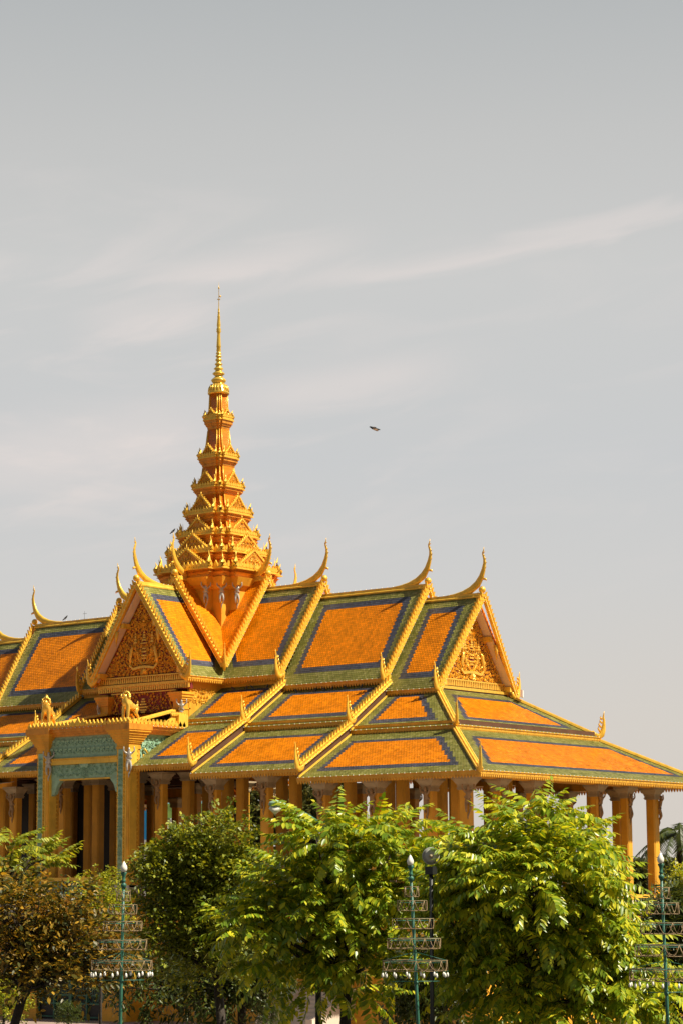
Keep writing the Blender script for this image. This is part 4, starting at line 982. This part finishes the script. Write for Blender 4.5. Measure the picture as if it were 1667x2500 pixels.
tree('broadleaf_tree', 'largest tree, a wide dome of yellow-green feathery twigs before the right wing', 'tree', 51,
     [(1310, 2018, 105, 50, 1.1), (1185, 2095, 85, 55, 1), (1385, 2115, 62, 75, 1), (1300, 2170, 180, 115, 1.3), (1160, 2230, 95, 95, .9), (1435, 2285, 82, 90, 1.1), (1320, 2330, 170, 110, 1.2), (1505, 2400, 65, 60, .8), (1400, 2430, 150, 55, .9), (1190, 2380, 95, 75, .7), (1115, 2165, 35, 40, .5), (1280, 2450, 130, 45, .9), (1570, 2440, 60, 50, .9), (1515, 2345, 40, 55, .8), (1440, 2480, 130, 35, .8), (1085, 2230, 40, 60, .6)],
     PIN, 'leaf_pinnate', 1400, 2, (1270, 2600, 1290, 2470), .2, extra=16, up=.08, scale=(.75, 1.2), inner=.25)
tree('flowering_tree', 'small-leaved tree with upright shoots left of the middle, growing by the porch', 'tree', 59,
     [(548, 2048, 26, 46, .9), (468, 2075, 52, 40, 1), (405, 2140, 48, 52, 1), (520, 2165, 85, 85, 1.2), (440, 2235, 82, 75, 1), (540, 2295, 80, 75, .8), (395, 2320, 48, 50, .6), (490, 2370, 95, 45, .5), (585, 2120, 30, 50, .7)],
     SPR, 'leaf_small', 2600, 3, (545, 2520, 530, 2380), .15, extra=18, inner=.35, scale=(.8, 1.4), jitter=.9)
tree('half_bare_tree', 'half-bare tree with brown and orange dry leaves at the left edge', 'tree', 49,
     [(50, 2225, 90, 65, .9), (190, 2225, 55, 40, .7), (50, 2335, 120, 85, 1), (205, 2310, 85, 70, 1), (140, 2390, 130, 55, .9), (275, 2350, 45, 55, .5), (0, 2170, 50, 40, .5)],
     DRY, 'leaf_dry', 1000, 4, (-40, 2560, 60, 2420), .13, extra=95, inner=.45, jitter=1.1)
tree('leafy_branch_tree', 'sparse tree with fresh green feathery sprays reaching across the left pillar', 'tree', 50.5,
     [(20, 2080, 55, 28, 1), (80, 2110, 62, 26, 1.2), (10, 2130, 50, 30, .8), (125, 2115, 35, 18, .5)], PIN, 'leaf_bright', 70, 5, (-60, 2560, -10, 2200), .09, extra=10, scale=(.5, .8))
tree('young_tree', 'slim light green young tree behind the left lamp post', 'tree', 64, [(245, 2185, 40, 40, 1), (255, 2240, 45, 45, 1)], SPR, 'leaf_bright', 260, 6, (250, 2500, 250, 2300), .05, scale=(.7, 1.1))
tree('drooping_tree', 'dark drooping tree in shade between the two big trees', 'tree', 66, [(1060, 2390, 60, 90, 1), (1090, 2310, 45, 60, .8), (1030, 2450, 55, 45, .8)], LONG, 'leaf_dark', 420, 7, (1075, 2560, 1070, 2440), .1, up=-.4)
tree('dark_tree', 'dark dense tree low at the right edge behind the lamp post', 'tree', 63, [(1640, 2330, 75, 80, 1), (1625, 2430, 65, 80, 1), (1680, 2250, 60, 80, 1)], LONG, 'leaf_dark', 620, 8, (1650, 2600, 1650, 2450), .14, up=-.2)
tree('green_tree', 'bright green tree cut by the right edge of the picture', 'tree', 75, [(1692, 2190, 34, 55, 1), (1700, 2250, 45, 55, 1)], SPRW, 'leaf_bright', 360, 9, (1690, 2550, 1690, 2300), .1)
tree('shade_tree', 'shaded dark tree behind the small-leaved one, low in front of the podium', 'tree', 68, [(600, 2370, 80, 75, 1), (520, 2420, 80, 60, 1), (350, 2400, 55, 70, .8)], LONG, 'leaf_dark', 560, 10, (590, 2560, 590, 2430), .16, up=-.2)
for (x, y, rx, ry, D, lab) in ((10, 2455, 36, 46, 56, 'rounded bright green bush in the lower left corner'),):
    k = pxm(D); c = at(x, y, D); o = empty('bush', V(c.x, c.y, 0), lab, 'bush')
    v, f, an = crown([(c, rx / k, rx / k, ry / k, 1)], SPR, 300, 12, scale=(.5, .8)); me = np_mesh('foliage', v - np.array(o.location), f, ['leaf_bright']); q = bpy.data.objects.new('foliage', me); COL.objects.link(q); q.parent = o
    mb = MB(); mb.tube([(0, 0, 0), (0, 0, c.z)], [.06, .03], 6); mb.build('stem', 'bark', o)
def topiary(x, D, tiers, lab):
    k = pxm(D); c0 = at(x, tiers[0][0], D); o = empty('topiary', V(c0.x, c0.y, 0), lab, 'topiary', 'clipped topiaries by the podium'); vs, fs, b = [], [], 0
    for i, (y, rx, ry) in enumerate(tiers):
        c = at(x, y, D); v, f, an = crown([(c, rx / k, rx / k, ry / k, 1)], SPR, 160, 70 + i, scale=(.3, .5)); me = np_mesh('tier', v - np.array(o.location), f, ['topiary'])
        q = bpy.data.objects.new('clipped_tier', me); COL.objects.link(q); q.parent = o
    mb = MB(); mb.tube([(0, 0, 0), (0, 0, c0.z)], [.05, .03], 6); mb.build('stem', 'bark', o)
topiary(664, 80, [(2455, 22, 22), (2476, 27, 8), (2496, 29, 9)], 'tiered clipped topiary below the middle tree')
topiary(167, 82, [(2462, 20, 7), (2478, 23, 7), (2494, 25, 7)], 'tiered clipped topiary in front of the left green gate')

# far trees seen through the colonnade and on the right
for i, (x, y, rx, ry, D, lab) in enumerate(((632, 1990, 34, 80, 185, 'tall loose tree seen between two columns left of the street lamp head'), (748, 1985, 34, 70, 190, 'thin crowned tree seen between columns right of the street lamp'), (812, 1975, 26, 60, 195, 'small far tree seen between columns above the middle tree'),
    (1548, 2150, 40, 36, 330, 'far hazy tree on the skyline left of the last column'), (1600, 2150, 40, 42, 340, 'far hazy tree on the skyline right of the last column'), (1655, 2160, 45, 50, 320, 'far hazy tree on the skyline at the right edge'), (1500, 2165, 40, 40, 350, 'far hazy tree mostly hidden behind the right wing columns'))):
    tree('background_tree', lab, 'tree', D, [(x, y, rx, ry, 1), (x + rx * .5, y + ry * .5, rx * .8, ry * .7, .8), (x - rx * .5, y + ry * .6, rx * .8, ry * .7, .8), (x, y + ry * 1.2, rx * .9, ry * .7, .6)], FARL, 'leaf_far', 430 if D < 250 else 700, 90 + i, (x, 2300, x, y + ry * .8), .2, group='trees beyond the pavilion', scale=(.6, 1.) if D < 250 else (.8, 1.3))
# palm on the right
def palm(x, y, D):
    c = at(x, y, D); k = pxm(D); o = empty('palm_tree', V(c.x, c.y, 0), 'palm tree with drooping dark fronds at the right edge against the sky', 'palm tree'); rg = random.Random(3)
    mb = MB(); mb.tube([(0, 0, 0), (.1, 0, c.z * .5), (0, 0, c.z)], [.2, .16, .13], 8); mb.build('trunk', 'bark', o)
    for i in range(17):
        a = 2 * pi * i / 17 + rg.uniform(-.15, .15); el = rg.uniform(.1, 1.25); L = rg.uniform(2.0, 2.6); fb = MB(); pts = []
        for j in range(9):
            t = j / 8; pts.append(V(cos(a) * L * t * cos(el * .6), sin(a) * L * t * cos(el * .6), c.z + L * (el * t - (.55 + el * .8) * t * t)))
        fb.tube(pts, [.03] * 4 + [.02] * 5, 4)
        for j in range(26):
            t = .12 + .88 * j / 25; q = t * 8; i0 = min(7, int(q)); p = lerp(pts[i0], pts[i0 + 1], q - i0); tn = (pts[i0 + 1] - pts[i0]).normalized(); sd = tn.cross(V(0, 0, 1)).normalized()
            for sg in (-1, 1):
                l_ = .62 * (1 - .5 * abs(t - .4)); d = (sd * sg + tn * .7 - V(0, 0, rg.uniform(.3, .9))).normalized(); wv = tn * .06
                fb.add([p - wv, p + wv, p + d * l_], [(0, 1, 2)])
        fb.build('frond', 'leaf_dark', o)
palm(1657, 2040, 118)

# ------------------------------------------------------------------ ornamental lamp posts
def lamp(x, y_bulb, D, lab, x_low, sc=1.):
    k = pxm(D); top = at(x, y_bulb, D); o = empty('lamp_post', V(top.x, top.y, 0), lab, 'lamp post', 'green ornamental lamp posts')
    h = top.z; low = at(x_low[0], x_low[1], D); lean = (low - top); sl_ = V(lean.x, lean.y, 0) / max(.1, -lean.z)
    def P(dz): return sl_ * dz + V(0, 0, h - dz)          # dz metres below the bulb foot
    mb = MB(); mb.tube([P(h), P(3.2), P(.28)], [.05, .034, .028], 10); mb.tube([P(2.46 * sc), P(2.42 * sc)], .045, 10)
    mb.lathe([(0, .03), (.03, .045), (.05, .03), (.12, .035), (.17, .06), (.19, .06), (.2, .02)], P(.28), 12)
    mb.lathe([(-.06, .03), (0, .055), (.03, .055), (.05, .03)], P(.34), 12)
    mb.build('pole', 'iron_green', o)
    b = MB(); b.lathe([(0, .035), (.02, .055), (.06, .066), (.1, .06), (.15, .035), (.19, .012), (.2, .002)], P(.08), 12); b.build('globe', 'bulb', o)
    for i, (dz, rad) in enumerate(((.52, .15), (.80, .30), (1.16, .42), (1.56, .54), (2.0, .66))):
        rad *= sc; dz *= sc; c = P(dz); hh = .2 * sc; r2 = rad * .97; t = MB()
        ring = [c + V(rad * cos(a * pi / 16), rad * sin(a * pi / 16), 0) for a in range(33)]; t.tube(ring, .0065, 5, 0)
        ring = [c + V((rad - .03) * cos(a * pi / 16), (rad - .03) * sin(a * pi / 16), -.035) for a in range(33)]; t.tube(ring, .006, 4, 1)
        ring = [c + V(r2 * cos(a * pi / 16), r2 * sin(a * pi / 16), -hh) for a in range(33)]; t.tube(ring, .007, 5, 0)
        n = 6 + 2 * i
        for j in range(n):
            a0, a1 = 2 * pi * j / n, 2 * pi * (j + 1) / n
            t.tube([c + V(rad * cos(lerp(a0, a1, s / 6)), rad * sin(lerp(a0, a1, s / 6)), -hh * (1 - (abs(s / 3 - 1)) ** 2.2)) for s in range(7)], .007, 4, 0)
        for j in range(4):
            a = j * pi / 2 + .4; t.tube([c + V(0, 0, .0), c + V(rad * cos(a), rad * sin(a), -.0)], .008, 4, 1)
            if i == 4: t.tube([c + V(0, 0, .16), c + V(rad * cos(a), rad * sin(a), 0)], .006, 4, 1)
        tr = t.build('ring_tier', ['rust_gold', 'iron_green'], o)
        if i == 4:
            for j in range(14):
                a = 2 * pi * (j + .5) / 14; q = MB(); p = c + V(rad * cos(a), rad * sin(a), -hh); q.tube([p, p - V(0, 0, .05)], .008, 4, 0); q.lathe([(-.13, .006), (-.11, .022), (-.08, .024), (-.04, .012)], p, 8, 1); q.build('hanging_bulb', ['iron_green', 'bulb'], tr)
    cb = MB(); c = P(2.42 * sc); cb.tube([c - V(CR.x, CR.y, 0) * .45, c + V(CR.x, CR.y, 0) * .45], .008, 4); cb.build('cross_bar', 'iron_green', o)
lamp(303, 2119, 45, 'green lamp post with rusty ring tiers, in front of the porch on the left', (294, 2500), .87)
lamp(1000.5, 2103, 45.5, 'green lamp post with rusty ring tiers, between the two big feathery trees', (1020, 2500), .94)
lamp(1612, 2098, 45, 'green lamp post with rusty ring tiers, at the right edge by the palm', (1630, 2500), 1.03)
# street lamp with cobra head
D = 55.6; k = pxm(D); ft = at(776, 2500, D); o = empty('street_lamp', V(ft.x, ft.y, 0), 'street lamp with a green cobra head rising behind the middle tree', 'street lamp')
top = at(778, 2010, D) - o.location; mb = MB(); mb.tube([(0, 0, 0), (top.x * .5, top.y * .5, top.z * .5), top], [.085, .07, .05], 10); mb.build('pole', 'dark_metal', o)
a = at(752, 1992, D) - o.location; b = at(700, 1968, D) - o.location; mb = MB(); mb.tube([top, a, lerp(a, b, .5) + V(0, 0, .02), b], [.05, .04, .035, .035], 8); mb.build('arm', 'iron_green', o)
h0 = at(706, 1970, D) - o.location; h1 = at(656, 1966, D) - o.location; ax = (h1 - h0); mb = MB()
mb.tube([h0, lerp(h0, h1, .3) + V(0, 0, .03), lerp(h0, h1, .65) + V(0, 0, .05), lerp(h0, h1, .93) + V(0, 0, .02), h1], [(.03, .04), (.065, .1), (.085, .13), (.06, .1), (.015, .03)], 12, flat=ax.cross(V(0, 0, 1)).normalized())
hd = mb.build('lamp_head', 'mint', o)
mb = MB(); mb.tube([lerp(h0, h1, .4) - V(0, 0, .03), lerp(h0, h1, .7) - V(0, 0, .12), lerp(h0, h1, .95) - V(0, 0, .05)], [(.06, .08), (.1, .11), (.04, .06)], 10, flat=ax.cross(V(0, 0, 1)).normalized()); mb.build('diffuser', 'bulb', hd)
# round floodlight on a dark post
D = 50.1; ft = at(1054, 2500, D); o = empty('floodlight', V(ft.x, ft.y, 0), 'round clear floodlight on a dark post between the big trees', 'floodlight')
c = at(1051, 2091, D) - o.location; mb = MB(); mb.tube([(0, 0, 0), (c.x, c.y, c.z - .28)], [.05, .04], 8); mb.build('post', 'dark_metal', o)
fd = (CC - at(1051, 2091, D)).normalized(); mb = MB(); mb.tube([c - fd * .14, c - fd * .04, c, c + fd * .02], [.08, .15, .185, .18], 24); mb.tube([c + fd * .02, c + fd * .05], [.165, .09], 24, 1); mb.tube([c + fd * .05, c + fd * .09], [.04, .03], 10, 2)
ln = mb.build('lens', ['glass_lens', 'glass_lens', 'grey_stone'], o); mb = MB(); mb.box(c - V(0, 0, .3), (.2, .16, .16)); mb.build('bracket', 'dark_metal', o)

# ------------------------------------------------------------------ birds
def bird(name, lab, cat, loc, d, sc, m, group=None, fly=False):
    me = skin_mesh('body', [(0, 0, 0), (.09, 0, .03), (.15, 0, .07), (.2, 0, .065), (-.1, 0, -.02), (-.24, 0, -.05)], [(0, 1), (1, 2), (2, 3), (0, 4), (4, 5)], [.06, .05, .035, .01, .04, .02], m)
    o = bpy.data.objects.new(name, me); COL.objects.link(o); o.location = loc; o.scale = (sc,) * 3; o.rotation_euler = (0, 0 if fly else radians(-28), atan2(d[1], d[0])); tag(o, lab, cat, group); return o
pb = at(913, 1046, 80)
o = bird('flying_bird', 'small dark brown bird flying in the open sky right of the spire', 'bird', pb, -CR, .85, 'bird_dark', fly=True)
mb = MB(); mb.add([(.06, .02, .02), (-.06, .02, .01), (-.17, .3, -.15), (-.1, .26, -.16), (.03, .2, -.1), (.0, .02, .035)], [(0, 1, 2, 3, 4), (0, 4, 3, 2, 1)]); mb.add([(.07, -.02, .03), (-.05, -.02, .02), (-.02, -.22, .12), (.06, -.2, .11)], [(0, 1, 2, 3), (3, 2, 1, 0)]); mb.build('wing', 'bird_brown', o)
bird('perched_bird', 'small dark bird perched on the tip of the roof finial left of the spire', 'bird', V(0, -(X0 + .27), A0 + 2.1 + Z0), CR, .8, 'bird_dark')
bird('perched_bird', 'small dark bird sitting on the ridge of the left wing', 'bird', V(-9.9, 0, AS[2] + .26 + Z0), CR, .8, 'bird_dark')
for i, (x, yy) in enumerate(((3.4, 1), (4.1, 1), (4.5, 1), (5.3, 1), (7.0, 2), (8.0, 2), (8.5, 2), (8.9, 2), (9.7, 2), (10.5, 2))):
    z = (11.414 if yy == 1 else 11.10) + 1.62 + Z0
    bird('pigeon', 'grey pigeon sheltering on the roof under the upper eave', 'pigeon', V(x, -2.82, z), V(1 if i % 2 else -1, -.4, 0), .9, 'pigeon_grey', 'pigeons under the upper eave')

# ------------------------------------------------------------------ town beyond the hall
def facing(x0, x1, y0, y1, D):
    """frame of an upright face turned to the camera: origin lower left, right, up, normal, width, height"""
    a, b = at(x0, y1, D), at(x1, y1, D); U = V(CR.x, CR.y, 0).normalized(); return a, U, (b - a).length, at(x0, y0, D).z - a.z
a, U, W, H = facing(515, 612, 1890, 2240, 300); Nn = V(U.y, -U.x, 0); o = empty('apartment_building', (a + U * W / 2) * 1, 'white apartment block with rows of windows, seen between the columns', 'building'); o.location.z = 0
L0 = a - o.location; mb = MB(); fr = (L0, U, V(0, 0, 1), Nn); mb.prism([(0, -L0.z), (W, -L0.z), (W, H), (0, H)], fr, -6, 0)
fl = 0.82
for i in range(int(H / fl)): mb.prism([(0, i * fl), (W, i * fl), (W, i * fl + .16), (0, i * fl + .16)], fr, .0, .22)
mb.build('wall', 'white_paint', o); nw = 9
for i in range(max(0, int(H / fl) - 9), int(H / fl)):
    for j in range(nw):
        u = W * (j + .5) / nw; q = MB(); q.prism([(u - .19, i * fl + .3), (u + .19, i * fl + .3), (u + .19, i * fl + .74), (u - .19, i * fl + .74)], fr, .0, .04); q.build('window', 'window_dark', o)
def board(name, lab, cat, x0, x1, y0, y1, D, m, th=.4, parts=()):
    a, U, W, H = facing(x0, x1, y0, y1, D); Nn = V(U.y, -U.x, 0); c = a + U * W / 2; o = empty(name, V(c.x, c.y, 0), lab, cat); fr = (a - o.location, U, V(0, 0, 1), Nn); mb = MB()
    mb.prism([(0, 0), (W, 0), (W, H), (0, H)], fr, -th, 0); mb.build('panel', m, o)
    q = MB()
    for t in (.15, .85): q.tube([o.location * 0 + (fr[0] + U * W * t - Nn * th * .5) * 1, V((fr[0] + U * W * t - Nn * th * .5).x, (fr[0] + U * W * t - Nn * th * .5).y, 0)], .12, 6)
    q.build('post', 'grey_wall', o)
    for nm, u0, u1, v0, v1, mm in parts: q = MB(); q.prism([(W * u0, H * v0), (W * u1, H * v0), (W * u1, H * v1), (W * u0, H * v1)], fr, 0, .04); q.build(nm, mm, o)
    return o
board('billboard', 'plain blue board above a pale wall, seen left between the columns', 'billboard', 325, 383, 1950, 2051, 170, 'blue_panel')
board('billboard', 'board showing green grass under pale blue sky, between the columns', 'billboard', 392, 520, 1930, 1999, 172, 'skyblue_panel', parts=(('printed_picture', 0, 1, 0, .52, 'grass_panel'),))
a, U, W, H = facing(320, 522, 2000, 2250, 176); Nn = V(U.y, -U.x, 0); mb = MB(); mb.prism([(0, -a.z), (W, -a.z), (W, H), (0, H)], (a, U, V(0, 0, 1), Nn), -.5, 0); tag(mb.build('site_wall', 'grey_wall'), 'pale grey wall beyond the hall below the boards', 'wall')
a, U, W, H = facing(545, 600, 2033, 2250, 165); Nn = V(U.y, -U.x, 0); mb = MB(); mb.prism([(0, -a.z), (W, -a.z), (W, H), (0, H)], (a, U, V(0, 0, 1), Nn), -.5, 0); mb.prism([(-.2, H), (W + .2, H), (W + .2, H + .1), (-.2, H + .1)], (a, U, V(0, 0, 1), Nn), -.7, .2); tag(mb.build('orange_wall', 'orange_wall'), 'orange garden wall seen below the white apartment block', 'wall')
D = 240; ft = at(1650, 2300, D); tp = at(1648, 2075, D); o = empty('mast', V(ft.x, ft.y, 0), 'thin grey mast standing far off under the palm', 'mast'); mb = MB(); mb.tube([(0, 0, 0), (tp.x - ft.x, tp.y - ft.y, tp.z)], [.09, .05], 6); mb.build('pole', 'grey_wall', o)
